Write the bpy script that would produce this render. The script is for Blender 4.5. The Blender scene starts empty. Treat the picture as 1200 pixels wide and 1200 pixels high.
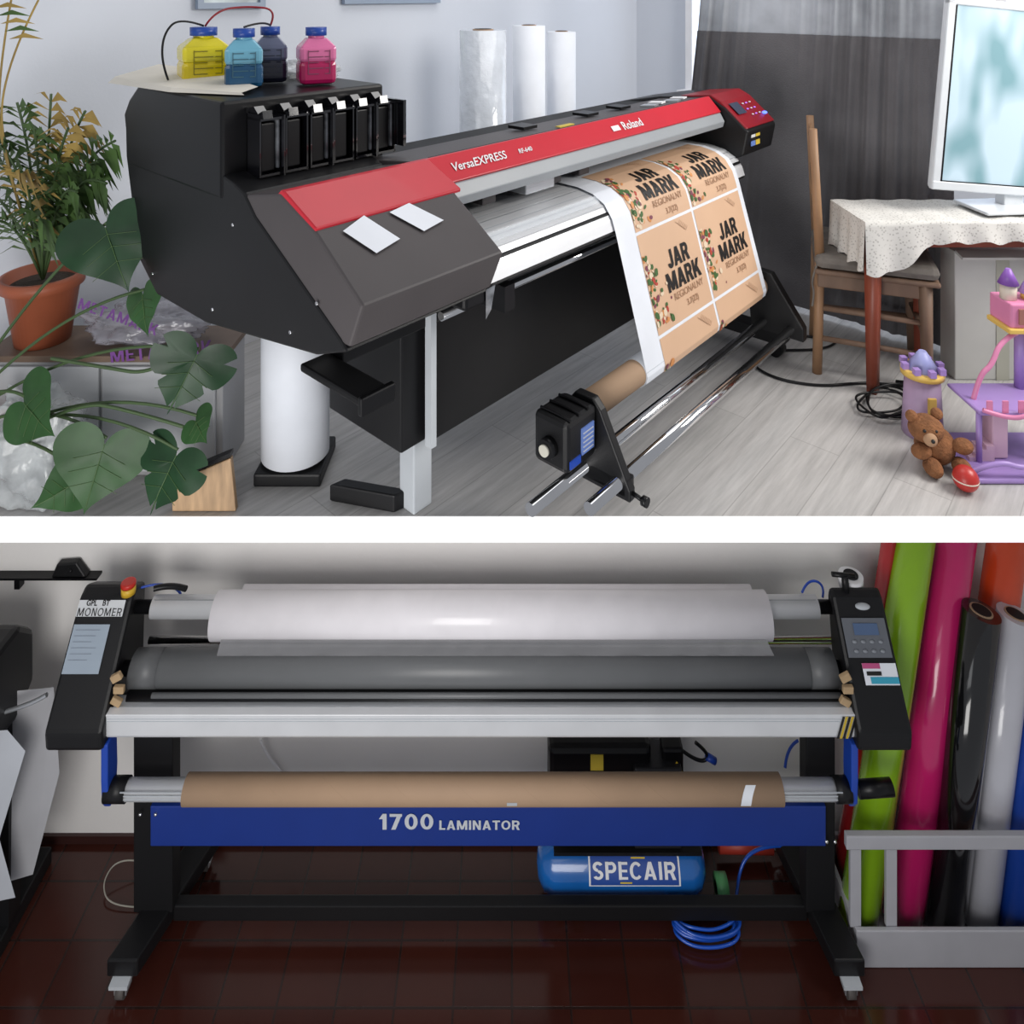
import bpy, bmesh, math, random
from mathutils import Vector, Matrix
random.seed(7)
sc=bpy.context.scene
try:
    sc.view_settings.view_transform='Standard'; sc.view_settings.look='None'
except Exception as e: print(e)
F=866.0; HC=1.5; HZ=-7.0
def W(px,py,Y): return Vector(((px-600)/F*Y, Y, HC-(py-HZ)/F*Y))
def WX(px,Y): return (px-600)/F*Y
def WZ(py,Y): return HC-(py-HZ)/F*Y
# ---------- materials
MC={}
def M(name,col,rough=0.5,metal=0.0,noise=0.0,nscale=8.0,bump=0.0,bscale=60.0,trans=0.0,alpha=1.0,coat=0.0,emit=None,es=1.0,stretch=None,spec=0.5):
    if name in MC: return MC[name]
    m=bpy.data.materials.new(name); m.use_nodes=True
    nt=m.node_tree; b=nt.nodes['Principled BSDF']
    c=(col[0],col[1],col[2],1)
    b.inputs['Base Color'].default_value=c
    b.inputs['Roughness'].default_value=rough; b.inputs['Metallic'].default_value=metal
    b.inputs['Transmission Weight'].default_value=trans; b.inputs['Alpha'].default_value=alpha
    b.inputs['Coat Weight'].default_value=coat; b.inputs['Specular IOR Level'].default_value=spec
    if emit: 
        b.inputs['Emission Color'].default_value=(*emit,1); b.inputs['Emission Strength'].default_value=es
    tc=nt.nodes.new('ShaderNodeTexCoord'); mp=nt.nodes.new('ShaderNodeMapping')
    nt.links.new(tc.outputs['Object'],mp.inputs['Vector'])
    if stretch: mp.inputs['Scale'].default_value=stretch
    n=nt.nodes.new('ShaderNodeTexNoise'); n.inputs['Scale'].default_value=nscale; n.inputs['Detail'].default_value=5
    nt.links.new(mp.outputs[0],n.inputs['Vector'])
    nz=noise if noise>0 else 0.04
    r=nt.nodes.new('ShaderNodeValToRGB'); r.color_ramp.elements[0].position=.3; r.color_ramp.elements[1].position=.7
    r.color_ramp.elements[0].color=tuple(max(0,x*(1-nz)) for x in col)+(1,)
    r.color_ramp.elements[1].color=tuple(min(1,x*(1+nz)) for x in col)+(1,)
    nt.links.new(n.outputs['Fac'],r.inputs['Fac']); nt.links.new(r.outputs['Color'],b.inputs['Base Color'])
    if bump>0:
        n2=nt.nodes.new('ShaderNodeTexNoise'); n2.inputs['Scale'].default_value=bscale; n2.inputs['Detail'].default_value=4
        nt.links.new(mp.outputs[0],n2.inputs['Vector'])
        bp=nt.nodes.new('ShaderNodeBump'); bp.inputs['Strength'].default_value=bump; bp.inputs['Distance'].default_value=0.01
        nt.links.new(n2.outputs['Fac'],bp.inputs['Height']); nt.links.new(bp.outputs[0],b.inputs['Normal'])
    MC[name]=m; return m
def brickmat(name,c1,c2,cm,scale,bw,rh,mortar,rot,rough,offset=0.5,bump=0.2,grain=0.0):
    m=bpy.data.materials.new(name); m.use_nodes=True; nt=m.node_tree; b=nt.nodes['Principled BSDF']
    g=nt.nodes.new('ShaderNodeNewGeometry'); mp=nt.nodes.new('ShaderNodeMapping'); mp.inputs['Rotation'].default_value=(0,0,rot)
    nt.links.new(g.outputs['Position'],mp.inputs['Vector'])
    t=nt.nodes.new('ShaderNodeTexBrick'); t.inputs['Scale'].default_value=scale; t.offset=offset
    t.inputs['Brick Width'].default_value=bw; t.inputs['Row Height'].default_value=rh; t.inputs['Mortar Size'].default_value=mortar
    t.inputs['Color1'].default_value=(*c1,1); t.inputs['Color2'].default_value=(*c2,1); t.inputs['Mortar'].default_value=(*cm,1)
    nt.links.new(mp.outputs[0],t.inputs['Vector'])
    mp2=nt.nodes.new('ShaderNodeMapping'); mp2.inputs['Scale'].default_value=(2,25,2) if grain>0.15 else (4,4,4)
    nt.links.new(mp.outputs[0],mp2.inputs['Vector'])
    n=nt.nodes.new('ShaderNodeTexNoise'); n.inputs['Scale'].default_value=1.6; n.inputs['Detail'].default_value=8; n.inputs['Roughness'].default_value=.65
    nt.links.new(mp2.outputs[0],n.inputs['Vector'])
    r=nt.nodes.new('ShaderNodeValToRGB'); r.color_ramp.elements[0].position=.3; r.color_ramp.elements[1].position=.7
    r.color_ramp.elements[0].color=(1-grain,1-grain,1-grain,1); r.color_ramp.elements[1].color=(1,1,1,1)
    nt.links.new(n.outputs['Fac'],r.inputs['Fac'])
    mx=nt.nodes.new('ShaderNodeMix'); mx.data_type='RGBA'; mx.blend_type='MULTIPLY'; mx.inputs[0].default_value=1
    nt.links.new(t.outputs['Color'],mx.inputs[6]); nt.links.new(r.outputs['Color'],mx.inputs[7])
    nt.links.new(mx.outputs[2],b.inputs['Base Color'])
    b.inputs['Roughness'].default_value=rough
    bp=nt.nodes.new('ShaderNodeBump'); bp.inputs['Strength'].default_value=bump; bp.inputs['Distance'].default_value=0.003; bp.invert=True
    nt.links.new(t.outputs['Fac'],bp.inputs['Height']); nt.links.new(bp.outputs[0],b.inputs['Normal'])
    return m
# ---------- builders
ROOTS=[]
def R(name,loc=(0,0,0),rotz=0.0,auto=True):
    e=bpy.data.objects.new(name,None); sc.collection.objects.link(e); e.empty_display_size=.1
    e.location=loc; e.rotation_euler=(0,0,rotz)
    if auto: ROOTS.append(e)
    return e
def link(name,me,mat,parent,smooth=False,bevel=0,seg=2):
    o=bpy.data.objects.new(name,me); sc.collection.objects.link(o)
    if mat is not None:
        for mm in (mat if isinstance(mat,list) else [mat]): o.data.materials.append(mm)
    if parent: o.parent=parent
    if smooth: 
        for p in me.polygons: p.use_smooth=True
    if bevel>0:
        md=o.modifiers.new('bevel','BEVEL'); md.width=bevel; md.segments=seg; md.limit_method='ANGLE'
    return o
def mesh(name,v,f,mat,parent=None,smooth=False,bevel=0,fix=False):
    me=bpy.data.meshes.new(name); me.from_pydata([tuple(x) for x in v],[],f); me.update()
    if fix:
        bm=bmesh.new(); bm.from_mesh(me); bmesh.ops.recalc_face_normals(bm,faces=bm.faces); bm.to_mesh(me); bm.free()
    return link(name,me,mat,parent,smooth,bevel)
def box(name,x0,x1,y0,y1,z0,z1,mat,parent=None,bevel=0.0,rot=None):
    c=Vector(((x0+x1)/2,(y0+y1)/2,(z0+z1)/2)); a,b,d=abs(x1-x0)/2,abs(y1-y0)/2,abs(z1-z0)/2
    v=[(sx*a,sy*b,sz*d) for sx in(-1,1) for sy in(-1,1) for sz in(-1,1)]
    f=[(0,1,3,2),(4,6,7,5),(0,4,5,1),(2,3,7,6),(0,2,6,4),(1,5,7,3)]
    o=mesh(name,v,f,mat,parent,bevel=bevel); o.location=c
    if rot: o.rotation_euler=rot
    return o
def prism(name,prof,x0,x1,mat,parent=None,bevel=0.0,smooth=False):
    n=len(prof); v=[(x0,p[0],p[1]) for p in prof]+[(x1,p[0],p[1]) for p in prof]
    f=[tuple(range(n)),tuple(range(2*n-1,n-1,-1))]+[(i,i+n,(i+1)%n+n,(i+1)%n) for i in range(n)]
    return mesh(name,v,f,mat,parent,smooth,bevel,fix=True)
def cyl(name,p1,p2,r,mat,parent=None,seg=40,r2=None,cap=True,bevel=0):
    p1=Vector(p1);p2=Vector(p2); d=p2-p1; L=d.length; r2=r if r2 is None else r2
    q=d.to_track_quat('Z','Y').to_matrix()
    v=[];f=[]
    for k,(rr,z) in enumerate(((r,-L/2),(r2,L/2))):
        for i in range(seg):
            a=2*math.pi*i/seg; v.append(q@Vector((rr*math.cos(a),rr*math.sin(a),z)))
    for i in range(seg): f.append((i,(i+1)%seg,(i+1)%seg+seg,i+seg))
    me=bpy.data.meshes.new(name)
    if cap: f.append(tuple(range(seg-1,-1,-1))); f.append(tuple(range(seg,2*seg)))
    me.from_pydata([tuple(x) for x in v],[],f); me.update()
    for i,p in enumerate(me.polygons): p.use_smooth = i<seg
    o=link(name,me,mat,parent,bevel=bevel); o.location=(p1+p2)/2; return o
def lathe(name,prof,loc,mat,parent=None,seg=40,axis='Z',sx=1,sy=1):
    v=[];f=[];n=len(prof)
    for (r,z) in prof:
        for i in range(seg):
            a=2*math.pi*i/seg; p=Vector((r*math.cos(a)*sx,r*math.sin(a)*sy,z))
            if axis=='X': p=Vector((p.z,p.x,p.y))
            if axis=='Y': p=Vector((p.x,p.z,p.y))
            v.append(p)
    for k in range(n-1):
        for i in range(seg): f.append((k*seg+i,k*seg+(i+1)%seg,(k+1)*seg+(i+1)%seg,(k+1)*seg+i))
    if prof[0][0]>1e-4: f.append(tuple(range(seg-1,-1,-1)))
    if prof[-1][0]>1e-4: f.append(tuple(range((n-1)*seg,n*seg)))
    o=mesh(name,v,f,mat,parent,smooth=True,fix=True); o.location=loc; return o
def ball(name,loc,r,mat,parent=None,s=(1,1,1)):
    me=bpy.data.meshes.new(name); bm=bmesh.new(); bmesh.ops.create_uvsphere(bm,u_segments=28,v_segments=18,radius=r); bm.to_mesh(me); bm.free()
    o=link(name,me,mat,parent,smooth=True); o.location=loc; o.scale=s; return o
def tube(name,pts,r,mat,parent=None,smooth=True,cyclic=False):
    cu=bpy.data.curves.new(name,'CURVE'); cu.dimensions='3D'; cu.bevel_depth=r; cu.bevel_resolution=3; cu.resolution_u=8; cu.use_fill_caps=True
    sp=cu.splines.new('NURBS' if smooth else 'POLY'); sp.points.add(len(pts)-1)
    for i,p in enumerate(pts): sp.points[i].co=(p[0],p[1],p[2],1)
    if smooth: sp.order_u=3; sp.use_endpoint_u=True
    sp.use_cyclic_u=cyclic
    o=bpy.data.objects.new(name,cu); sc.collection.objects.link(o); o.data.materials.append(mat)
    if parent:o.parent=parent
    dg=bpy.context.evaluated_depsgraph_get(); me=bpy.data.meshes.new_from_object(o.evaluated_get(dg))
    bpy.data.objects.remove(o); me.name=name
    return link(name,me,None if len(me.materials) else mat,parent,smooth=True)
def textmesh(s,size,bold=0.0,shear=0.0,spacing=1.0,ext=0.0005,line=1.0):
    cu=bpy.data.curves.new('t','FONT'); cu.body=s; cu.size=size; cu.offset=bold*size; cu.extrude=ext; cu.shear=shear
    cu.space_character=spacing; cu.space_line=line; cu.align_x='CENTER'; cu.align_y='CENTER'; cu.resolution_u=3
    o=bpy.data.objects.new('t',cu); sc.collection.objects.link(o)
    dg=bpy.context.evaluated_depsgraph_get(); me=bpy.data.meshes.new_from_object(o.evaluated_get(dg))
    bpy.data.objects.remove(o); return me
# heavy block lettering (strokes): P=slanted/vertical stroke, H=bar, C=ring arc
T_=.24
GL={'L':(.60,[('P',.12,0,.12,1,T_),('H',0,.60,.10,.2)]),
'A':(.86,[('P',.13,0,.43,1,.26),('P',.73,0,.43,1,.26),('H',.2,.66,.27,.17)]),
'J':(.60,[('P',.48,.28,.48,1,T_),('C',.30,.29,.30,.29,180,360)]),
'R':(.78,[('P',.12,0,.12,1,T_),('C',.40,.69,.34,.31,-90,90),('H',.12,.41,.90,.2),('H',.12,.41,.47,.2),('P',.64,0,.44,.5,.27)]),
'P':(.74,[('P',.12,0,.12,1,T_),('C',.40,.69,.34,.31,-90,90),('H',.12,.41,.90,.2),('H',.12,.41,.47,.2)]),
'M':(1.04,[('P',.12,0,.12,1,T_),('P',.92,0,.92,1,T_),('P',.52,.05,.16,1,.26),('P',.52,.05,.88,1,.26)]),
'K':(.84,[('P',.12,0,.12,1,T_),('P',.24,.30,.68,1,.28),('P',.70,0,.38,.62,.28)]),
'I':(.24,[('P',.12,0,.12,1,T_)]),
'N':(.82,[('P',.12,0,.12,1,T_),('P',.70,0,.70,1,T_),('P',.68,0,.14,1,.26)]),
'T':(.74,[('H',0,.74,.90,.2),('P',.37,0,.37,1,T_)]),
'O':(.90,[('C',.45,.5,.45,.5,0,360)]),'0':(.70,[('C',.35,.5,.35,.5,0,360)]),
'1':(.44,[('P',.31,0,.31,1,T_),('P',.10,.66,.28,.96,.22)]),'7':(.66,[('H',0,.66,.90,.2),('P',.20,0,.52,.9,.26)]),
'S':(.68,[('C',.34,.725,.34,.275,25,270),('C',.34,.275,.34,.275,-155,90)]),
'E':(.62,[('P',.12,0,.12,1,T_),('H',.1,.62,.91,.18),('H',.1,.58,.50,.17),('H',.1,.62,.09,.18)]),
'C':(.78,[('C',.42,.5,.42,.5,40,320)])}
def blocktext(s,size,gap=.09,sx=1.0,thin=1.0):
    v=[];f=[];x0=0
    for ch in s:
        if ch==' ': x0+=.4; continue
        w,st=GL[ch]
        for si,q in enumerate(st):
            k=len(v); zo=.00012*si
            if q[0]=='P':
                _,xa,ya,xb,yb,t=q; t*=thin; v+=[(x0+xa-t/2,ya,zo),(x0+xa+t/2,ya,zo),(x0+xb+t/2,yb,zo),(x0+xb-t/2,yb,zo)]; f.append((k,k+1,k+2,k+3))
            elif q[0]=='H':
                _,xa,xb,yc,t=q; t*=thin; v+=[(x0+xa,yc-t/2,zo),(x0+xb,yc-t/2,zo),(x0+xb,yc+t/2,zo),(x0+xa,yc+t/2,zo)]; f.append((k,k+1,k+2,k+3))
            else:
                _,cx,cy,rx,ry,a0,a1=q; n=20; t=T_*thin
                for i in range(n+1):
                    a=math.radians(a0+(a1-a0)*i/n); v+=[(x0+cx+(rx-t)*math.cos(a),cy+(ry-t*.82)*math.sin(a),zo),(x0+cx+rx*math.cos(a),cy+ry*math.sin(a),zo)]
                for i in range(n): f.append((k+2*i,k+2*i+1,k+2*i+3,k+2*i+2))
        x0+=w+gap
    x0-=gap
    vv=[((x-x0/2)*size*sx,(y-.5)*size,z) for x,y,z in v]
    me=bpy.data.meshes.new('t'); me.from_pydata(vv,[],f); me.update(); return me
def slice_y(me,step):
    ys=[v.co.y for v in me.vertices]
    bm=bmesh.new(); bm.from_mesh(me); y=math.floor(min(ys)/step)*step
    while y<max(ys):
        bmesh.ops.bisect_plane(bm,geom=bm.verts[:]+bm.edges[:]+bm.faces[:],plane_co=(0,y,0),plane_no=(0,1,0)); y+=step
    bm.to_mesh(me); bm.free()
def place(name,me,loc,right,up,mat,parent,sx=1.0):
    r=Vector(right).normalized(); u=Vector(up); u=(u-r*u.dot(r)).normalized(); n=r.cross(u)
    mt=Matrix((( r.x,u.x,n.x),(r.y,u.y,n.y),(r.z,u.z,n.z)))
    for v in me.vertices: v.co=mt@Vector((v.co.x*sx,v.co.y,v.co.z))
    o=link(name,me,mat,parent); o.location=loc; return o
def text(name,s,size,loc,right,up,mat,parent=None,sx=1.0,**k):
    return place(name,textmesh(s,size,**k),loc,right,up,mat,parent,sx)
def quad(name,pts,mat,parent=None,th=0.0):
    v=[Vector(p) for p in pts]; o=mesh(name,v,[tuple(range(len(v)))],mat,parent)
    if th>0:
        md=o.modifiers.new('s','SOLIDIFY'); md.thickness=th; md.offset=1
    return o
# ---------- palette
black=M('black_plastic',(.008,.008,.009),.42,bump=.05,bscale=300,spec=.3)
black2=M('black_paint',(.005,.005,.006),.35,spec=.3)
blackmatte=M('black_matte',(.007,.007,.008),.6,spec=.25)
grayc=M('charcoal_plastic',(.070,.062,.064),.5,bump=.06,bscale=500,spec=.35)
red=M('red_plastic',(.53,.012,.028),.40,coat=.05)
redd=M('dark_red_plastic',(.26,.008,.016),.35)
alu=M('brushed_aluminium',(.62,.64,.67),.35,.75,noise=.08,stretch=(1,40,40))
alul=M('light_aluminium',(.74,.75,.77),.42,.30,noise=.04)
chrome=M('chrome',(.75,.75,.76),.08,1.0)
steelg=M('grey_painted_steel',(.50,.53,.56),.4)
white=M('white_paint',(.8,.8,.82),.5)
paper=M('white_paper',(.78,.81,.87),.6)
whitev=M('white_vinyl',(.86,.83,.86),.32,coat=.3)
kraft=M('kraft_cardboard',(.42,.28,.18),.7,noise=.05,nscale=5)
tan=M('poster_tan',(.66,.43,.28),.45,noise=.05,nscale=3)
ink=M('black_ink',(.006,.005,.005),.5)
bluep=M('blue_plastic',(.012,.06,.40),.35)
# ================= ROOM SHELL
wallm=M('wall_plaster_cool',(.61,.64,.70),.8,noise=.02,nscale=2,bump=.04,bscale=80)
wall2=M('wall_plaster_warm',(.82,.80,.78),.8,noise=.04,nscale=1.5,bump=.05,bscale=60)
slabm=M('slab_white_paint',(.95,.95,.95),.7,noise=.005)
fascia=M('fascia_glow_white',(.97,.97,.97),.6,noise=.002,emit=(1,1,1),es=.45)  # emission added so the slab edge reads pure white; not a lamp
woodfloor=brickmat('grey_laminate_planks',(.58,.565,.555),(.53,.52,.51),(.40,.39,.38),1.0,1.25,.16,.0016,math.radians(-48.36),.42,grain=.34,bump=.08)
tile=brickmat('terracotta_tiles',(.056,.015,.010),(.042,.011,.008),(.026,.013,.011),1.0,.19,.17,.0035,0,.13,offset=0,bump=.4,grain=.14)
LF=-1.765
box('ceiling',-2.6,5.2,2.123,6.6,-.0735,-.005,slabm)
box('trim_glow',-2.6,5.2,2.12,2.123,-.0735,-.0003,fascia)  # added self-lit strip along the slab front
box('floor',-2.6,5.2,2.123,6.6,-.005,0,woodfloor)
UA=math.radians(48.36); O=Vector((-.255,2.147,0)); U=Vector((math.cos(UA),math.sin(UA),0)); B=Vector((-math.sin(UA),math.cos(UA),0))
def PL(s,t,z): return O+U*s-B*t+Vector((0,0,z))   # printer frame -> world
def toP(w): d=Vector(w)-O; return Vector((d.dot(U),d.dot(B),w[2]))
def hwall(name,a,b,th,z0,z1,mat):
    a=Vector(a);b=Vector(b); d=(b-a).normalized(); n=Vector((-d.y,d.x,0))*th
    v=[a,b,b+n,a+n]; v=[Vector((p.x,p.y,z0)) for p in v]+[Vector((p.x,p.y,z1)) for p in v]
    return mesh(name,v,[(0,3,2,1),(4,5,6,7),(0,1,5,4),(1,2,6,5),(2,3,7,6),(3,0,4,7)],mat,fix=True)
hwall('wall_back',PL(-1.2,-1.35,0),PL(3.3,-1.35,0),.08,0,2.4,wallm)
hwall('wall_right',PL(3.3,-1.35,0),PL(3.3,2.0,0),.08,0,2.4,wallm)
hwall('baseboard_back',PL(-1.1,-1.335,0),PL(3.28,-1.335,0),.013,0.001,.07,white)
# lower room
box('floor.001',-2.3,2.3,2.05,2.93,LF-.05,LF,tile)
box('wall_rear',-2.3,2.3,2.85,2.93,LF,-.0735,wall2)
box('wall_left',-2.3,-2.22,2.12,2.85,LF,-.0735,wall2)
box('wall_right.001',2.22,2.3,2.12,2.85,LF,-.0735,wall2)
box('baseboard_rear',-2.2,2.2,2.838,2.85,LF,LF+.03,M('skirting_terracotta',(.04,.014,.012),.4))
# ================= PRINTER (local: x=s, y=-t, z)
P=R('wide_format_printer',O,UA,auto=False)
def pp(prof): return [(-t,z) for t,z in prof]
S0,S1=-.556,-.15
prism('end_cover_left',pp([(0,1.03),(.15,1.06),(.282,1.006),(.448,.893),(.407,.80),(.0,.80)]),S0,S1,grayc,P,bevel=.006)
prism('end_cover_red_cap',pp([(.135,1.055),(.15,1.067),(.165,1.0655),(.285,1.011),(.284,1.001),(.16,1.05)]),S0+.002,S1+.02,red,P,bevel=.003)
prism('side_chassis',pp([(.0,1.035),(-.05,1.05),(-.1,1.06),(-.697,1.145),(-.69,1.02),(-.60,.74),(-.48,.668),(-.19,.674),(.294,.75),(.40,.79),(.38,.81),(.05,.99)]),S0-.004,S1,black,P,bevel=.006)
for (t,z) in ((-.60,1.06),(-.15,.72),(.2,.77),(-.5,.72),(.30,.86),(-.05,.95)):
    cyl('screw',(S0-.007,-t,z),(S0-.003,-t,z),.004,chrome,P,seg=12)
# ink box
prism('ink_cabinet',pp([(-.1,1.0),(-.1,1.238),(-.59,1.24),(-.66,1.19),(-.697,1.145),(-.66,1.0)]),S0-.008,-.07,black2,P,bevel=.008)
gloss=M('black_gloss',(.006,.006,.008),.14,coat=1)
silv=M('clear_film_edges',(.22,.23,.25),.15,.3,noise=.6,nscale=30)
box('slot_recess',-.50,-.085,.092,.1,1.05,1.218,blackmatte,P)
for i in range(6):
    s=-.50+i*.0715
    box(f'slot_left_wall_{i}',s,s+.004,.035,.1,1.055,1.205,gloss,P)
    box(f'slot_top_{i}',s,s+.064,.030,.1,1.190,1.196,gloss,P)
    box(f'slot_floor_{i}',s,s+.064,.035,.1,1.052,1.058,gloss,P)
    box(f'slot_right_wall_{i}',s+.060,s+.064,.025+.01*(i%2),.1,1.05,1.20,gloss,P)
    box(f'cartridge_{i}',s+.008,s+.048,.045,.098,1.062,1.182,black2,P,bevel=.004)
    if i%2==0 or i==5: box(f'cartridge_film_{i}',s+.050,s+.058,.040,.09,1.066,1.188,silv,P,bevel=.003)
    prism(f'slot_lip_{i}',[(.025,1.195),(.1,1.197),(.1,1.215),(.07,1.222),(.05,1.206),(.03,1.215)],s+.004,s+.030,gloss,P)
box('film_sheet_right',-.078,-.068,.0,.09,1.07,1.20,gloss,P)
# long hood
prism('hood_top',pp([(-.10,1.03),(.135,1.058),(.15,1.062),(.15,1.0),(-.10,.96)]),S1,1.49,grayc,P,bevel=.003)
prism('hood_red_stripe',pp([(.13,1.060),(.15,1.0645),(.205,1.004),(.20,.998),(.14,1.0)]),S1+.02,1.48,red,P,bevel=.002)
prism('hood_aluminium_lip',pp([(.14,1.0),(.203,.999),(.222,.965),(.215,.94),(.15,.945)]),S1,1.48,M('lip_steel',(.30,.32,.34),.4),P,bevel=.003)
prism('hood_inner',pp([(-.08,.945),(.15,.945),(.15,1.0),(-.08,1.0)]),S1,1.48,blackmatte,P)
box('hood_rear_strip',-.1,1.47,-.135,-.128,1.0555,1.061,blackmatte,P)
for i,s in enumerate((.42,.78,1.0)):
    box(f'hood_latch_{i}',s,s+.07,-.02,.05,1.048,1.058,black2,P)
box('hood_label',.50,.58,-.11,-.09,1.0565,1.060,M('yellow_label',(.6,.45,.05),.5),P)
for i in range(4): box(f'hood_sticker_{i}',1.12+i*.09,1.17+i*.09,-.09+.02*(i%2),-.03+.02*(i%2),1.050,1.0565,white if i%2 else alu,P,rot=(-.08,0,.2))
text('hood_logo','VersaEXPRESS',.036,(.045,-.1805,1.034),(1,0,0),(0,.055,.06),white,P,shear=.25,bold=.01)
text('hood_model_text','RF-640',.021,(.24,-.1805,1.034),(1,0,0),(0,.055,.06),white,P,shear=.2,bold=.01)
text('hood_maker_text','Roland',.046,(.83,-.1805,1.034),(1,0,0),(0,.055,.06),white,P,bold=.01)
box('hood_maker_mark',.70,.745,-.1825,-.1805,1.024,1.044,white,P,rot=(math.radians(-42),0,0))
def onface(a,b,f): return (a[0]+(b[0]-a[0])*f,a[1]+(b[1]-a[1])*f)
fa,fb=(.282,1.006),(.448,.893)
def patch(name,pts,mat):
    vv=[]
    for s,f in pts:
        t,z=onface(fa,fb,f); vv.append((s,-(t+.003),z+.004))
    return quad(name,vv,mat,P)
patch('tape_patch_1',[(-.50,.12),(-.43,.0),(-.385,.42),(-.46,.50)],paper)
patch('tape_patch_2',[(-.365,.05),(-.30,.0),(-.245,.36),(-.315,.42)],paper)
# print bed and body
prism('rear_body',pp([(-.08,.70),(-.08,1.02),(-.30,1.0),(-.35,.95),(-.35,.70)]),S1,1.5,blackmatte,P,bevel=.004)
prism('bed_body',pp([(.02,.70),(.02,.855),(.18,.852),(.28,.80),(.30,.74),(.24,.70)]),S1,1.5,black,P)
prism('bed_sub',pp([(-.08,.70),(-.08,.85),(.02,.85),(.02,.70)]),S1,1.5,blackmatte,P)
path=[(-.06,.868),(.05,.866),(.16,.863),(.22,.851),(.265,.826),(.295,.785),(.31,.74),(.3675,.5325),(.425,.325),(.420,.303),(.402,.287),(.38,.281)]
cum=[0]
for i in range(1,len(path)): cum.append(cum[-1]+math.dist(path[i],path[i-1]))
def at(l,off=0):
    l=max(0,min(cum[-1]-1e-6,l)); i=max(k for k in range(len(cum)) if cum[k]<=l); i=min(i,len(path)-2)
    a,b=path[i],path[i+1]; f=(l-cum[i])/(cum[i+1]-cum[i])
    dx,dz=b[0]-a[0],b[1]-a[1]; n=math.hypot(dx,dz); nx,nz=-dz/n,dx/n
    return (a[0]+dx*f+nx*off, a[1]+dz*f+nz*off)
def l_at_z(z):
    for k in range(200,4000):
        l=cum[-1]*k/4000
        if at(l)[1]<=z and l>.25: return l
def sheet(name,s0,s1,l0,l1,mat,off,n=40,parent=P,ns=1):
    ls=sorted(set([l0+(l1-l0)*i/n for i in range(n+1)]+[c+e for c in cum for e in (-.002,.002) if l0<c+e<l1]))
    v=[];f=[]
    for l in ls:
        t,z=at(l,off)
        for j in range(ns+1): v.append((s0+(s1-s0)*j/ns,-t,z))
    for i in range(len(ls)-1):
        for j in range(ns):
            a=i*(ns+1)+j; f.append((a,a+1,a+ns+2,a+ns+1))
    return mesh(name,v,f,mat,parent,smooth=True)
lap=l_at_z(.75)
sheet('platen_apron',S1,1.5,.03,lap,alul,-.006)
for i in range(9):
    l=.09+i*(lap-.09)/9.5
    sheet(f'platen_groove_{i}',S1,1.5,l,l+.0032,steelg if i%2 else alu,-.0045,n=2)
for i in range(5):
    box(f'pinch_roller_{i}',-.02+i*.16,.04+i*.16,-.10,-.05,.873,.90,grayc,P,bevel=.004)
box('print_carriage',.28,.42,-.15,-.05,.885,.94,alu,P,bevel=.004)
box('clear_guard',-.12,.50,-.262,-.258,.835,.86,M('clear_acrylic',(.8,.85,.9),.05,alpha=.25),P,rot=(-.7,0,0))
cyl('rail_rod',(S1,-.12,.915),(1.48,-.12,.915),.006,chrome,P)
# media
lend=cum[-1]
sheet('printed_media',.53,1.425,.0,lend,paper,0,n=80)
lb1=l_at_z(.715); lb2=l_at_z(.405)
rows=[(lb1-.30,lb1-.005),(lb1+.005,lb2-.005),(lb2+.005,lend-.03)]
cols=[(.635,1.005),(1.020,1.392)]
herb=[M('herb_green',(.05,.12,.03),.6),M('tomato_red',(.42,.05,.03),.5),M('mushroom_cream',(.72,.58,.42),.6),M('pepper_orange',(.60,.25,.08),.5),M('purple_onion',(.20,.05,.08),.5)]
darktan=M('poster_brown',(.33,.18,.10),.6)
def onmedia(name,me,sc_,lc,mat):
    slice_y(me,.012)
    for v in me.vertices:
        t,z=at(lc-v.co.y,.0032+v.co.z); v.co=(sc_+v.co.x,-t,z)
    return link(name,me,mat,P)
for ri,(l0,l1) in enumerate(rows):
    for ci,(a,b) in enumerate(cols):
        sheet(f'poster_{ri}_{ci}',a,b,l0,l1,tan,.0012,n=50)
        full=.30
        def LT(fr): return l0+full*fr
        if ri<2:
            onmedia('poster_title',blocktext('JAR',.060),a+.215,LT(.38),ink)
            onmedia('poster_title_2',blocktext('MARK',.060),a+.225,LT(.61),ink)
            onmedia('poster_subtitle',textmesh('REGIONALNY',.032,ext=0),a+.235,LT(.78),darktan)
            onmedia('poster_price',textmesh('3.7(22)',.028,ext=0,bold=.01),a+.245,LT(.90),darktan)
        rnd=random.Random(ri*5+ci)
        for k in range(70):
            ly=LT(rnd.uniform(.25,.97)); fr_=(ly-l0)/full
            sx=a+abs(rnd.gauss(0,.020+.035*fr_))
            if sx>a+.12 or ly>l1-.008 or ly<l0+.008: continue
            rr=rnd.uniform(.005,.014); n=9; ca,sa=math.cos(k),math.sin(k); el=rnd.uniform(.4,1)
            vv=[]
            for q in range(n):
                an=2*math.pi*q/n; x=rr*math.cos(an); y=rr*el*math.sin(an)
                X=max(a+.003,sx+x*ca-y*sa); Lq=min(l1-.003,max(l0+.003,ly+x*sa+y*ca)); t,z=at(Lq,.0022+.00003*k); vv.append((X,-t,z))
            mesh('poster_vegetable_art',vv,[tuple(range(n))],herb[(0,0,1,2,3,0,4,2)[k%8]],P)
        for k in range(10):
            l_=LT(.07+.014*k); x=a+.26+.006*k
            if ri<2 and k>7: continue
            for sg in (-1,1):
                pts=[at(l_,.003),at(l_-.012,.003)]
                vv=[(x,-pts[0][0],pts[0][1]),(x+sg*.016,-pts[1][0],pts[1][1]),(x+sg*.016+.002,-pts[1][0],pts[1][1]),(x+.002,-pts[0][0],pts[0][1])]
                if l_-.014>l0: mesh('poster_sprig_art',vv,[(0,1,2,3)],darktan,P)
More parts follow.
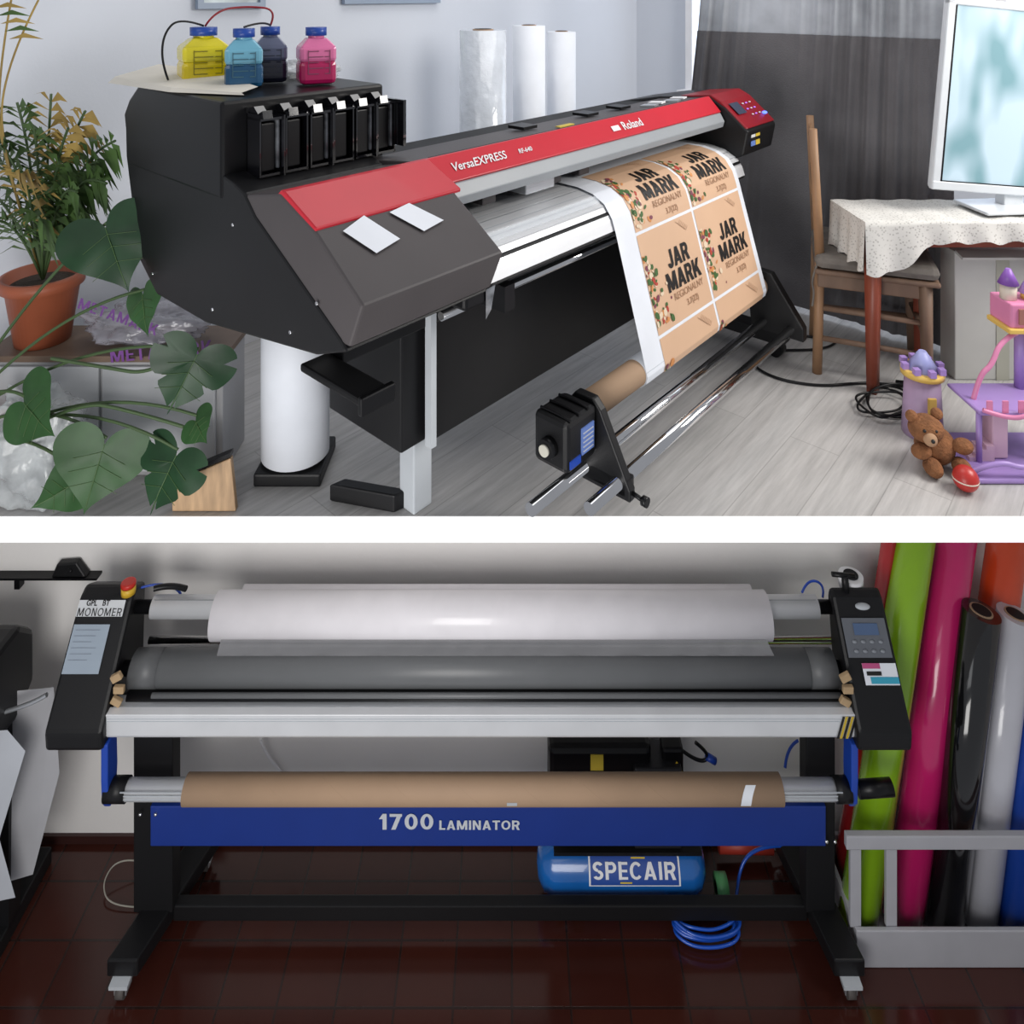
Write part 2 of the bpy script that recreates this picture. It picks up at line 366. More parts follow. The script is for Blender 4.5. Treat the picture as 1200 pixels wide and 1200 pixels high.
# take-up
cyl('takeup_core',(.25,-.38,.325),(1.5,-.38,.325),.040,kraft,P)
cyl('takeup_roll',(.53,-.38,.325),(1.425,-.38,.325),.0435,paper,P)
cyl('takeup_rod_back',(.004,-.40,.185),(1.50,-.40,.185),.017,chrome,P)
cyl('takeup_rod_front',(.106,-.51,.185),(1.50,-.51,.185),.017,chrome,P)
prism('takeup_end_plate',[(-.55,.15),(-.35,.15),(-.34,.20),(-.35,.36),(-.37,.385),(-.43,.385),(-.455,.36),(-.55,.18)],.235,.262,black,P,bevel=.004)
box('takeup_motor',.10,.235,-.445,-.33,.24,.375,black,P,bevel=.014)
cyl('takeup_knob',(.075,-.39,.30),(.10,-.39,.30),.026,black2,P); cyl('takeup_knob_cap',(.068,-.39,.30),(.078,-.39,.30),.015,M('cream_cap',(.6,.58,.5),.4),P)
box('takeup_switch_panel',.11,.155,-.449,-.445,.255,.275,bluep,P); box('takeup_label',.16,.215,-.449,-.445,.27,.34,M('blue_label',(.12,.2,.5),.5),P)
for i in range(5): box(f'takeup_label_line_{i}',.165,.21,-.4505,-.449,.277+i*.012,.280+i*.012,M('label_line_grey',(.45,.48,.55),.5),P)
for q in range(3): tube(f'takeup_rib_{q}',[(.12+.04*q,-.44,.376),(.12+.04*q,-.40,.382),(.12+.04*q,-.34,.378)],.004,black2,P)
box('takeup_clamp',.235,.275,-.54,-.36,.155,.205,black2,P,bevel=.006)
cyl('takeup_wing_screw',(.25,-.55,.17),(.25,-.58,.165),.006,black2,P); cyl('takeup_wing_knob',(.25,-.58,.165),(.25,-.595,.165),.013,black2,P)
prism('takeup_end_plate_right',[(-.56,.15),(-.35,.15),(-.33,.36),(-.37,.39),(-.43,.385),(-.56,.2)],1.45,1.49,black,P,bevel=.004)
# stand
box('stand_beam',-.03,1.55,-.06,-.03,.235,.57,black,P,bevel=.004)
box('stand_beam_top_flange',-.03,1.55,-.06,.0,.57,.578,black2,P)
box('stand_leg_left_lower',-.035,.035,.005,.07,0,.25,steelg,P,bevel=.004)
box('stand_side_plate',-.12,-.03,-.04,.30,.235,.70,black,P,bevel=.005)
box('stand_leg_strip',-.050,-.030,-.085,-.060,.235,.64,steelg,P)
fq=[toP(Vector(p)) for p in ((-.34,2.135,0),(-.30,2.165,0),(-.50,2.215,0),(-.54,2.185,0))]
mesh('stand_foot_left',[(p.x,p.y,0.0) for p in fq]+[(p.x,p.y,.05) for p in fq],[(0,3,2,1),(4,5,6,7),(0,1,5,4),(1,2,6,5),(2,3,7,6),(3,0,4,7)],black,P,bevel=.005,fix=True)
box('stand_leg_right',1.55,1.63,-.04,.04,.06,.80,black,P,bevel=.004)
box('stand_foot_right',1.55,1.63,-.44,.30,.06,.11,black,P,bevel=.004)
for b_ in (-.40,.26):
    cyl('caster_wheel',(1.565,b_,.031),(1.615,b_,.031),.03,black2,P); box('caster_fork',1.56,1.62,b_-.02,b_+.02,.035,.065,black,P)
box('media_shelf_tray',-.45,-.37,-.30,-.06,.595,.615,blackmatte,P,bevel=.006)
box('media_shelf_lip',-.455,-.36,-.31,-.295,.58,.622,black2,P,bevel=.004)
box('media_shelf_arm',-.37,-.10,-.12,-.06,.60,.64,black2,P,bevel=.004)
cyl('media_shaft_1',(-.42,-.04,.665),(1.5,-.02,.60),.016,chrome,P)
cyl('media_shaft_2',(-.30,-.14,.655),(1.5,-.14,.66),.012,black2,P)
cyl('media_shaft_3',(-.12,-.20,.66),(1.5,-.20,.66),.012,chrome,P)
box('bed_left_bracket',-.13,-.02,-.30,-.20,.70,.76,black2,P,bevel=.01)
box('media_clamp',.04,.08,-.28,-.18,.64,.71,black2,P)
quad('hanging_clear_tag',[(-.06,-.305,.74),(-.03,-.31,.745),(-.035,-.30,.68),(-.055,-.30,.66)],silv,P)
# right end cover
prism('end_cover_right',pp([(-.3,1.0),(-.1,1.04),(.15,1.06),(.22,1.02),(.32,.93),(.30,.83),(.20,.78),(.0,.70),(-.3,.70)]),1.49,1.78,black,P,bevel=.008)
prism('control_panel_red',pp([(.0,1.052),(.15,1.070),(.20,1.045),(.315,.943),(.30,.935),(.14,1.04)]),1.495,1.78,redd,P,bevel=.005)
def cp(s,f): return (s,-(.20+.115*f+.004),1.045-.102*f+.005)
for i in range(3):
    for j in range(3):
        ball('panel_key',cp(1.63+.035*i,.25+.2*j),.006,M('purple_led',(.35,.1,.6),.3,emit=(.4,.2,1),es=.8) if (i+j)%2 else white,P,s=(1,.8,.5))
ball('panel_emergency_key',cp(1.74,.7),.014,M('blue_led',(.1,.1,.8),.3,emit=(.1,.2,1),es=2),P,s=(1,.8,.5))
quad('panel_display',[cp(1.52,.15),cp(1.60,.15),cp(1.60,.55),cp(1.52,.55)],M('lcd_dark',(.05,.06,.10),.2),P)
for i,cc in enumerate(((.7,.7,.7),(.7,.5,.05),(.15,.25,.6),(.7,.5,.05))):
    box(f'warning_label_{i}',1.53+.045*(i%2),1.57+.045*(i%2),-.3165,-.3135,.90-.035*(i//2),.92-.035*(i//2),M(f'warning_{i}',cc,.5),P)
mesh('cabinet_paper_sheet',[(-.60,.66,1.262),(-.46,.70,1.285),(-.40,.50,1.275),(-.40,.22,1.250),(-.48,.16,1.247),(-.57,.36,1.252),(-.585,.34,1.243),(-.48,.145,1.242),(-.62,.66,1.245)],[(0,1,2,5),(5,2,3,4),(0,5,6,8),(5,4,7,6)],M('cream_sheet',(.72,.68,.60),.7),P)
def blob(name,loc,r,mat,parent,s=(1,1,1),amp=.25,seed=0,fold=6):
    me=bpy.data.meshes.new(name); bm=bmesh.new(); bmesh.ops.create_icosphere(bm,subdivisions=5,radius=1)
    from mathutils import noise
    for v in bm.verts:
        n=noise.noise(v.co*2.1+Vector((seed,seed,0)))+.5*abs(noise.noise(v.co*fold+Vector((0,seed,0))))
        v.co=v.co*(1+amp*n); v.co=Vector((v.co.x*r*s[0],v.co.y*r*s[1],max(-.93,v.co.z)*r*s[2]))
    bm.to_mesh(me); bm.free(); o=link(name,me,mat,parent,smooth=True); o.location=loc; return o
clearbag=M('clear_plastic_film',(.72,.76,.78),.15,alpha=.45,coat=1,bump=1.0,bscale=22,noise=.3,nscale=10)
blob('cabinet_bag',(-.12,.40,1.262),.04,clearbag,P,s=(1.9,1.8,.7),amp=.6,seed=3)
# ================= INK BOTTLES
def bottle(s,t,w,col,lower,rot):
    r=R('ink_bottle',PL(s,t,1.2425),UA+rot,auto=False); h=.132
    up=M('bottle_top_%s'%str(col),col,.25,coat=.5); lo=M('bottle_ink_%s'%str(lower),lower,.25,coat=.5)
    box('ink_fill',-w/2,w/2,-w*.40,w*.40,0,h*.52,lo,r,bevel=.014)
    box('upper_body',-w/2+.0005,w/2-.0005,-w*.40+.0005,w*.40-.0005,h*.48,h*.84,up,r,bevel=.010)
    a,b_=w/2-.004,w*.36; v=[(-a,-b_,h*.82),(a,-b_,h*.82),(a,b_,h*.82),(-a,b_,h*.82),(-a*.55,-b_*.6,h),(a*.55,-b_*.6,h),(a*.55,b_*.6,h),(-a*.55,b_*.6,h)]
    mesh('shoulder',v,[(0,1,5,4),(1,2,6,5),(2,3,7,6),(3,0,4,7),(4,5,6,7)],up,r,bevel=.004)
    cyl('neck',(0,0,h-.004),(0,0,h+.015),w*.22,up,r,seg=24); cyl('cap',(0,0,h+.006),(0,0,h+.030),w*.29,M('cap_blue',(.015,.06,.32),.35) ,r,seg=14)
    dk=M('bottle_marks_%s'%str(col),tuple(c*.35 for c in col),.5); b2=w*.40
    for i in range(5):
        box(f'grip_mark_{i}',-w*.28,w*.0+w*.12*(i%2),-b2-.0012,-b2,.030+i*.016,.0325+i*.016,dk,r); box(f'grip_mark_r_{i}',w*.16,w*.30,-b2-.0012,-b2,.030+i*.016,.0325+i*.016,dk,r)
    for q in (-.28,.30): box('grip_mark_v',w*q-.001,w*q+.001,-b2-.0012,-b2,.030,.098,dk,r)
bottle(-.43,-.47,.130,(.72,.62,.02),(.78,.60,.0),-.25)
bottle(-.395,-.305,.100,(.16,.42,.56),(.01,.08,.18),-.5)
bottle(-.285,-.355,.095,(.18,.20,.30),(.02,.022,.045),-.5)
bottle(-.215,-.225,.104,(.70,.17,.36),(.45,.008,.10),-.4)
hs=R('ink_feed_hoses')
tube('hose_1',[PL(-.43,-.47,1.408),PL(-.50,-.47,1.435),PL(-.545,-.47,1.39),PL(-.55,-.47,1.31),PL(-.54,-.45,1.262)],.003,black,hs)
tube('hose_2',[PL(-.43,-.46,1.408),PL(-.42,-.42,1.455),PL(-.35,-.36,1.465),PL(-.27,-.34,1.455),PL(-.285,-.355,1.408)],.003,redd,hs)
tube('hose_3',[PL(-.395,-.305,1.408),PL(-.33,-.31,1.425),PL(-.285,-.355,1.408)],.003,black,hs)
# ================= ROLLS behind
def stand_roll(name,c,r,h,mat):
    q=R(name); 
    cyl('vinyl_body',(c[0],c[1],.002),(c[0],c[1],h),r,mat,q,seg=48)
    cyl('core_ring',(c[0],c[1],h),(c[0],c[1],h+.003),r*.45,kraft,q); cyl('core_hole',(c[0],c[1],h+.003),(c[0],c[1],h+.005),r*.36,blackmatte,q)
    return q
film=M('wrapped_film',(.62,.66,.72),.2,coat=.8,bump=.8,bscale=14,noise=.12,nscale=9)
stand_roll('paper_roll',PL(1.026,-.75,0),.108,1.335,film)
stand_roll('paper_roll',PL(1.354,-.75,0),.080,1.344,paper)
stand_roll('paper_roll',PL(1.616,-.75,0),.074,1.304,paper)
q=R('paper_roll'); c=Vector((-.687,2.345,0))
cyl('vinyl_body',c+Vector((0,0,.05)),c+Vector((0,0,.62)),.105,paper,q,seg=48)
box('foam_foot',c.x-.10,c.x+.105,c.y-.10,c.y+.10,0.001,.04,black,q,bevel=.006); cyl('end_plug',c+Vector((0,0,.04)),c+Vector((0,0,.055)),.05,black,q)
for (s,w,z) in ((.106,.30,1.439),(.979,.62,1.452)):
    q=R('picture_frame',PL(s,-1.348,0),UA,auto=False)
    fm=M('frame_blue_grey',(.25,.31,.40),.4)
    box('frame_bottom',-w/2,w/2,-.028,-.002,z,z+.025,fm,q); box('frame_top',-w/2,w/2,-.028,-.002,z+.36,z+.385,fm,q)
    box('frame_left',-w/2,-w/2+.025,-.028,-.002,z+.025,z+.36,fm,q); box('frame_right',w/2-.025,w/2,-.028,-.002,z+.025,z+.36,fm,q)
    box('picture',-w/2+.02,w/2-.02,-.012,-.004,z+.02,z+.365,M('picture_print',(.45,.5,.5),.5,noise=.5,nscale=5),q)
# ================= CURTAIN
q=R('curtain'); 
def folds(name,s,t0,t1,z0,z1,mat,amp,fr,n=260,sk0=0,sk1=0):
    v=[];f=[];m=16
    for j in range(m+1):
        zz=z0+(z1-z0)*j/m; w0=sk0+(sk1-sk0)*j/m
        for i in range(n+1):
            u=i/n; t=t0+w0+(t1-t0-w0)*u
            a=amp*(math.sin(u*fr*6.283+1.2*math.sin(u*11))+.5*math.sin(u*fr*2.3*6.283+1))*(.5+.5*math.sin(zz*1.3+u*9))
            v.append(PL(s+a,t,zz))
    for j in range(m):
        for i in range(n): k=j*(n+1)+i; f.append((k,k+1,k+n+2,k+n+1))
    return mesh(name,v,f,mat,q,smooth=True)
dk=M('curtain_grey_fabric',(.125,.120,.126),.9,noise=.25,nscale=3,bump=.3,bscale=150)
lk=M('curtain_sheer_fabric',(.36,.38,.41),.9,noise=.45,nscale=3)
folds('drape',2.08,-.36,.95,.02,1.31,dk,.011,13,sk0=0,sk1=.14)
folds('sheer_top',2.085,-.36,.95,1.30,2.2,lk,.011,13,sk0=.14,sk1=.22)
cyl('curtain_rod',PL(2.08,-.38,2.21),PL(2.08,1.0,2.21),.012,steelg,q)
q=R('window_1'); 
def fr(name,t0,t1,z0,z1,d0,d1,mat):
    v=[PL(3.3-a,t,z) for a in (d0,d1) for t in (t0,t1) for z in (z0,z1)]
    return mesh(name,v,[(0,1,3,2),(4,6,7,5),(0,4,5,1),(2,3,7,6),(0,2,6,4),(1,5,7,3)],mat,q,fix=True)
sky=M('daylight_glass',(.7,.8,.95),.2,emit=(.75,.85,1),es=1.0)
fr('pane',-.9,1.9,.85,2.2,.004,.010,sky)
for t in (-.92,-.0,.92,1.88): fr('mullion',t,t+.05,.80,2.25,.01,.05,white)
fr('sill',-.95,1.95,.78,.83,.0,.12,white)
# ================= CHAIR
oldwood=M('worn_wood',(.17,.105,.07),.6,noise=.4,nscale=7,stretch=(1,1,.25),bump=.2,bscale=30)
lw=M('light_wood',(.30,.17,.09),.55,noise=.3,nscale=8,stretch=(1,1,.3))
ch=R('dining_chair',(1.455,3.02,0),math.radians(-20),auto=False)
for y,m_ in ((-.17,lw),(.17,lw)):
    cyl('back_post',(-.20,y,.0),(-.19,y,.46),.019,m_,ch,seg=10); cyl('back_post_upper',(-.19,y,.45),(-.215,y,.965),.019,m_,ch,seg=10,r2=.016)
for x,y in ((.185,-.19),(.185,.17)):
    cyl('front_leg',(x,y,0),(x-.01,y,.42),.018,oldwood,ch,seg=10,r2=.026)
for z in (.60,.74,.90):
    box('back_slat',-.212-.03*(z-.6),-.197-.03*(z-.6),-.17,.17,z-.03,z+.03,lw,ch,bevel=.004)
for z in (.14,.26):
    cyl('side_rung',(-.195,-.17,z),(.18,-.19,z),.011,oldwood,ch,seg=8); cyl('side_rung',(-.195,.15,z),(.18,.17,z),.011,oldwood,ch,seg=8)
cyl('front_rung',(.18,-.19,.2),(.18,.17,.2),.011,oldwood,ch,seg=8)
box('seat_apron',-.20,.20,-.20,.18,.35,.405,oldwood,ch,bevel=.006)
box('seat_board',-.21,.225,-.22,.20,.405,.425,oldwood,ch,bevel=.008)
cush=M('cushion_taupe',(.15,.135,.12),.9,noise=.3,nscale=14,bump=.3,bscale=50)
box('seat_cushion',-.21,.225,-.22,.205,.425,.480,cush,ch,bevel=.026)
ball('black_remote',(-.03,-.03,.490),.05,black2,ch,s=(1.5,1,.4))
tube('cushion_tie',[(-.20,-.20,.44),(-.225,-.22,.38),(-.21,-.21,.33),(-.22,-.22,.28)],.004,cush,ch)
# ================= TABLE
tb=R('dining_table'); redwood=M('reddish_wood',(.24,.055,.03),.4,noise=.2,nscale=6,stretch=(1,1,.2))
X0,X1,Y0,Y1=1.335,2.15,2.76,3.03
for x,y in ((X0,Y0),(X1-.05,Y0),(X0+.30,Y1-.05),(X1-.05,Y1-.05)):
    lathe('leg',[(.024,0),(.030,.3),(.036,.63)],(x+.025,y+.025,0.0),redwood,tb,seg=4)
box('apron_front',X0+.04,X1-.04,Y0+.012,Y0+.035,.55,.63,redwood,tb); box('apron_back',X0+.3,X1-.04,Y1-.035,Y1-.012,.55,.63,redwood,tb)
box('tabletop',X0-.02,X1,Y0-.02,Y1,.63,.652,redwood,tb,bevel=.004)
def lace():
    m=bpy.data.materials.new('lace_cloth'); m.use_nodes=True; nt=m.node_tree; b=nt.nodes['Principled BSDF']
    b.inputs['Roughness'].default_value=.9
    g=nt.nodes.new('ShaderNodeNewGeometry'); v=nt.nodes.new('ShaderNodeTexVoronoi'); v.inputs['Scale'].default_value=95
    nt.links.new(g.outputs['Position'],v.inputs['Vector']); r=nt.nodes.new('ShaderNodeValToRGB')
    r.color_ramp.elements[0].color=(.34,.33,.31,1); r.color_ramp.elements[1].color=(.62,.61,.58,1); r.color_ramp.elements[0].position=.1;r.color_ramp.elements[1].position=.4
    nt.links.new(v.outputs['Distance'],r.inputs['Fac']); nt.links.new(r.outputs[0],b.inputs['Base Color']); return m
lc=lace()
v=[];f=[];n=60
def clothpt(u,w):
    x=X0-.03+(X1-X0+.03)*u
    if w<=.5: return Vector((x,Y1+(Y0-.03-Y1)*w*2,.657+.002*math.sin(u*40)))
    k=(w-.5)*2; drop=(.19 if u<.12 else (.19-.62*(u-.12) if u<.30 else .075))+.008*math.sin(u*45)
    return Vector((x,Y0-.03-.010*math.sin(u*38)*k-.01*k,.657-drop*k))
for j in range(21):
    for i in range(n+1): v.append(clothpt(i/n,j/20))
for j in range(20):
    for i in range(n): k=j*(n+1)+i; f.append((k,k+1,k+n+2,k+n+1))
mesh('lace_tablecloth',v,f,lc,tb,smooth=True)
v=[];f=[]
for j in range(6):
    for i in range(21):
        v.append((X0-.03-.008*j/5-.01*math.sin(i*1.1)*j/5,Y0-.03+(Y1-Y0+.03)*i/20,.657-(.18+.01*math.sin(i))*j/5))
for j in range(5):
    for i in range(20): k=j*21+i; f.append((k,k+1,k+22,k+21))
mesh('lace_side_drape',v,f,lc,tb,smooth=True)
q=R('cardboard_box'); box('carton_body',1.72,2.06,2.87,2.97,.001,.50,M('offwhite_card',(.50,.50,.48),.7),q,bevel=.004); box('carton_tape',1.88,1.93,2.867,2.87,.001,.50,M('tape',(.4,.4,.34),.3),q)
box('carton_flap',1.72,2.06,2.82,2.87,.49,.50,MC['offwhite_card'],q,rot=(.25,0,0))
# ================= MONITOR
mo=R('computer_monitor',(1.935,2.88,.664),0,auto=False)
mo.rotation_euler=(0,math.radians(5.5),math.radians(6))
wp=M('white_gloss_plastic',(.62,.65,.68),.3,coat=.3)
z0,z1=.055,.80
box('back_shell',-.33,.36,.0,.03,z0,z1,wp,mo,bevel=.012)
box('bezel_left',-.335,-.300,-.012,.01,z0,z1,wp,mo,bevel=.005); box('bezel_right',.33,.365,-.012,.01,z0,z1,wp,mo,bevel=.005)
box('bezel_top',-.335,.365,-.012,.01,z1-.03,z1,wp,mo,bevel=.005); box('bezel_bottom',-.335,.365,-.014,.01,z0,z0+.035,wp,mo,bevel=.005)
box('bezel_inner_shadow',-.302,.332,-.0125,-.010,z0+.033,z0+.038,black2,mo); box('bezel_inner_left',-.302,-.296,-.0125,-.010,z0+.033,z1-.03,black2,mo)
def scrn():
    m=bpy.data.materials.new('screen_image'); m.use_nodes=True; nt=m.node_tree; b=nt.nodes['Principled BSDF']
    t=nt.nodes.new('ShaderNodeTexCoord'); mp=nt.nodes.new('ShaderNodeMapping'); mp.inputs['Scale'].default_value=(5,5,2.2); nt.links.new(t.outputs['Object'],mp.inputs[0])
    n=nt.nodes.new('ShaderNodeTexNoise'); n.inputs['Scale'].default_value=1.6; n.inputs['Detail'].default_value=1; nt.links.new(mp.outputs[0],n.inputs[0])
    r=nt.nodes.new('ShaderNodeValToRGB'); r.color_ramp.elements[0].position=.36; r.color_ramp.elements[1].position=.56
    r.color_ramp.elements[0].color=(.13,.23,.26,1); r.color_ramp.elements[1].color=(.34,.43,.49,1)
    nt.links.new(n.outputs['Fac'],r.inputs[0]); nt.links.new(r.outputs[0],b.inputs['Base Color']); nt.links.new(r.outputs[0],b.inputs['Emission Color'])
    b.inputs['Emission Strength'].default_value=.75; b.inputs['Roughness'].default_value=.25; return m
box('screen',-.300,.331,-.006,.0,z0+.034,z1-.029,scrn(),mo)
box('stand_neck',-.02,.06,.0,.05,.01,z0+.05,wp,mo,bevel=.004); o=box('stand_foot',-.16,.20,-.09,.10,.004,.016,wp,mo,bevel=.004); o.rotation_euler=(0,-math.radians(5.5),0)
# ================= TOYS
ty=R('toy_castle'); lav=M('toy_lavender',(.36,.24,.56),.4); pnk=M('toy_pink',(.70,.24,.42),.4); yel=M('toy_yellow',(.75,.50,.12),.4); pur=M('toy_purple',(.25,.10,.45),.4); cream=M('toy_cream',(.7,.62,.52),.4)
def fl(px,py): Y=HC*F/(py-HZ); return Vector((WX(px,Y),Y,0))
a=fl(1168,556)
box('base_plate',a.x-.09,a.x+.32,a.y-.05,a.y+.20,.001,.016,lav,ty,bevel=.006)
box('first_floor',a.x-.04,a.x+.32,a.y+.02,a.y+.2,.17,.182,lav,ty,bevel=.006)
box('stairs_wall',a.x+.02,a.x+.07,a.y+.05,a.y+.12,.018,.17,M('toy_pale_pink',(.62,.42,.52),.5),ty,bevel=.004)
for i in range(4): box(f'stair_{i}',a.x-.06+i*.018,a.x+.02,a.y+.04,a.y+.09,.016+i*.012,.028+i*.012,MC['toy_pale_pink'],ty)
for x,y in ((-.03,.04),(.09,.18),(.16,.04),(.30,.18)): cyl('pillar',(a.x+x,a.y+y,.016),(a.x+x,a.y+y,.17),.009,lav,ty,seg=12)
tw=Vector((a.x-.11,a.y+.22,0))
cyl('tower',(tw.x,tw.y,.001),(tw.x,tw.y,.20),.065,M('toy_mauve',(.42,.30,.46),.45),ty,r2=.055,seg=24); cyl('tower_crown',(tw.x,tw.y,.20),(tw.x,tw.y,.22),.068,yel,ty,seg=24)
box('tower_window',tw.x-.015,tw.x+.015,tw.y-.064,tw.y-.055,.09,.15,yel,ty,bevel=.004); box('tower_door',tw.x-.04,tw.x-.02,tw.y-.066,tw.y-.05,.04,.08,pnk,ty)
cyl('tower_roof',(tw.x,tw.y,.22),(tw.x,tw.y,.28),.052,M('toy_blue_lav',(.34,.36,.66),.4),ty,r2=.012,seg=24)
for i in range(8): 
    an=i*.785; box('battlement',tw.x+.06*math.cos(an)-.01,tw.x+.06*math.cos(an)+.01,tw.y+.06*math.sin(an)-.01,tw.y+.06*math.sin(an)+.01,.22,.24,lav,ty)
tube('slide_rail',[(a.x-.03,a.y+.02,.19),(a.x+.04,a.y,.17),(a.x+.10,a.y-.02,.20),(a.x+.2,a.y-.03,.16)],.007,pnk,ty)
tube('arch_rail',[(a.x-.01,a.y+.1,.18),(a.x+.01,a.y+.1,.26),(a.x+.05,a.y+.1,.29),(a.x+.09,a.y+.12,.36),(a.x+.16,a.y+.14,.38)],.008,pnk,ty)
tube('slide_rail_low',[(a.x-.09,a.y-.03,.03),(a.x-.02,a.y-.04,.07),(a.x+.06,a.y-.04,.04),(a.x+.2,a.y-.05,.06)],.008,lav,ty)
for i in range(5): box(f'fence_{i}',a.x-.02+i*.05,a.x-.002+i*.05,a.y+.015,a.y+.02,.182,.22,pnk,ty)
bx=a.x+.17; by=a.y+.17
cyl('keep_column',(bx+.02,by,.182),(bx+.02,by,.40),.018,lav,ty,seg=14)
box('keep_body',bx-.045,bx+.14,by-.05,by+.06,.40,.48,pnk,ty,bevel=.006); box('keep_step',bx-.055,bx+.15,by-.06,by+.06,.385,.402,yel,ty,bevel=.004)
box('keep_window',bx-.02,bx+.02,by-.056,by-.048,.415,.465,M('toy_door_brown',(.35,.15,.12),.5),ty)
for i,hh in enumerate((.58,.55,.62)):
    cyl(f'keep_turret_{i}',(bx-.02+.07*i,by,.48),(bx-.02+.07*i,by,hh-.05),.025,yel if i%2 else cream,ty,seg=16); cyl(f'keep_roof_{i}',(bx-.02+.07*i,by,hh-.05),(bx-.02+.07*i,by,hh),.032,pur if i==0 else lav,ty,r2=.008,seg=16)
td=R('teddy_bear'); br=M('teddy_fur',(.24,.10,.04),.95,noise=.3,nscale=30,bump=.8,bscale=120); b0=fl(1096,548)
ball('body',b0+Vector((.01,.02,.06)),.055,br,td,s=(1.1,1,1.05)); ball('head',b0+Vector((-.03,.0,.125)),.046,br,td,s=(1.15,1,.9))
ball('ear_left',b0+Vector((-.07,.01,.158)),.018,br,td); ball('ear_right',b0+Vector((.01,.01,.165)),.018,br,td); ball('muzzle',b0+Vector((-.04,-.043,.115)),.02,M('muzzle',(.4,.24,.14),.9),td)
ball('nose',b0+Vector((-.042,-.062,.12)),.006,ink,td); ball('eye_left',b0+Vector((-.055,-.038,.138)),.005,ink,td); ball('eye_right',b0+Vector((-.02,-.04,.138)),.005,ink,td)
for x,z in ((-.055,.065),(.075,.08)): ball('arm',b0+Vector((x,-.02,z)),.024,br,td,s=(1.3,1,1))
for x in (-.03,.06): ball('leg',b0+Vector((x,-.04,.026)),.026,br,td,s=(1,1.4,1))
q=R('toy_ball'); ball('shell',b0+Vector((.030,-.108,.037)),.036,M('ball_red',(.45,.03,.025),.35),q); lathe('ball_seam',[(.0362,-.002),(.0366,0),(.0362,.002)],b0+Vector((.030,-.108,.037)),cream,q)
# ================= FLOOR CABLES
cb=R('power_cable')
def flz(px,py,z=.006): p=fl(px,py); p.z=z; return p
tube('cord_1',[flz(*p) for p in ((905,385),(925,392),(960,398),(985,400),(965,412),(900,412),(876,425),(905,445),(960,455),(1010,450),(1040,452),(1075,455))],.005,black2,cb)
lp=[]
for i in range(46):
    an=i*.55; lp.append(flz(1038+ (30+10*math.sin(i*.9))*math.cos(an), 477+ (16+6*math.cos(i*.7))*math.sin(an), .006+.0006*i))
tube('cord_coil',lp,.004,black2,cb)
tube('plug',[flz(1050,452,.01),flz(1064,456,.014),flz(1082,450,.014)],.012,black2,cb)
tube('cord_2',[flz(1060,385),flz(1110,375),flz(1165,372),flz(1230,370)],.004,black2,R('thin_cable'))
# ================= LEFT: storage box, plants, bag
sb=R('storage_crate'); gw=M('whiteboard_grey',(.40,.40,.41),.5,noise=.1,nscale=2)
box('carcass',-1.64,-.90,2.30,2.49,.001,.36,gw,sb,bevel=.004); box('top_board',-1.65,-.89,2.285,2.50,.36,.38,M('brown_board',(.15,.10,.07),.5,noise=.2),sb,bevel=.003)
for i,x in enumerate((-1.63,-1.27)): box(f'door_{i}',x,x+.35,2.288,2.30,.02,.345,M('panel_white',(.50,.51,.53),.3,noise=.12,nscale=2,coat=.3),sb,bevel=.003); cyl(f'door_knob_{i}',(x+.31,2.27,.19),(x+.31,2.29,.19),.01,steelg,sb)
q=R('wood_board'); pn=M('pine_plank',(.46,.30,.17),.5,noise=.35,nscale=4,stretch=(9,1,1.5))
mesh('plank',[(-.985,2.14,.001),(-.80,2.14,.001),(-.80,2.16,.001),(-.985,2.16,.001),(-.985,2.14,.085),(-.815,2.14,.155),(-.815,2.16,.155),(-.985,2.16,.085)],[(0,3,2,1),(4,5,6,7),(0,1,5,4),(1,2,6,5),(2,3,7,6),(3,0,4,7)],pn,q,bevel=.003,fix=True)
mesh('dark_edge_strip',[(-.99,2.138,.088),(-.815,2.138,.160),(-.815,2.162,.160),(-.99,2.162,.088),(-.99,2.138,.100),(-.815,2.138,.172),(-.815,2.162,.172),(-.99,2.162,.100)],[(0,3,2,1),(4,5,6,7),(0,1,5,4),(1,2,6,5),(2,3,7,6),(3,0,4,7)],black2,q,fix=True)
bg=R('plastic_bag'); blob('film',(-1.17,2.39,.437),.08,M('printed_film',(.40,.39,.44),.15,alpha=.55,coat=1,bump=1,bscale=18,noise=.3,nscale=12),bg,s=(2.3,1.0,.70),amp=.45,seed=5)
pp_=M('purple_print',(.16,.05,.24),.5)
place('bag_print',blocktext('METAMARK',.042,gap=.12,thin=.8),(-1.08,2.275,.40),(1,-.02,.10),(0,0,1),pp_,bg)
place('bag_print_upper',blocktext('METAMARK',.034,gap=.12,thin=.8),(-1.22,2.29,.50),(1,.0,-.35),(0,0,1),pp_,bg)
bg2=R('plastic_bag'); blob('film',(-1.43,2.21,.14),.135,clearbag,bg2,s=(1.0,.5,1.08),amp=.6,seed=9,fold=4)
def leaf2d(notch,n=96):
    pts=[]
    for i in range(n):
        a=2*math.pi*i/n; x=16*math.sin(a)**3; y=13*math.cos(a)-5*math.cos(2*a)-2*math.cos(3*a)-math.cos(4*a)
        k=1.0
        if notch and .9<a<5.4: k=1-.36*max(0,math.cos(a*9))**10
        pts.append((x/17*k,(y/17)*k))
    return pts
gl=M('monstera_green',(.010,.042,.014),.42,noise=.35,nscale=9,spec=.35); gl2=M('monstera_light',(.024,.075,.020),.45,noise=.3,nscale=9,spec=.35); stemm=M('stem_green',(.05,.09,.03),.5); vein=M('leaf_vein',(.06,.12,.035),.5)
mp_=R('monstera_plant')
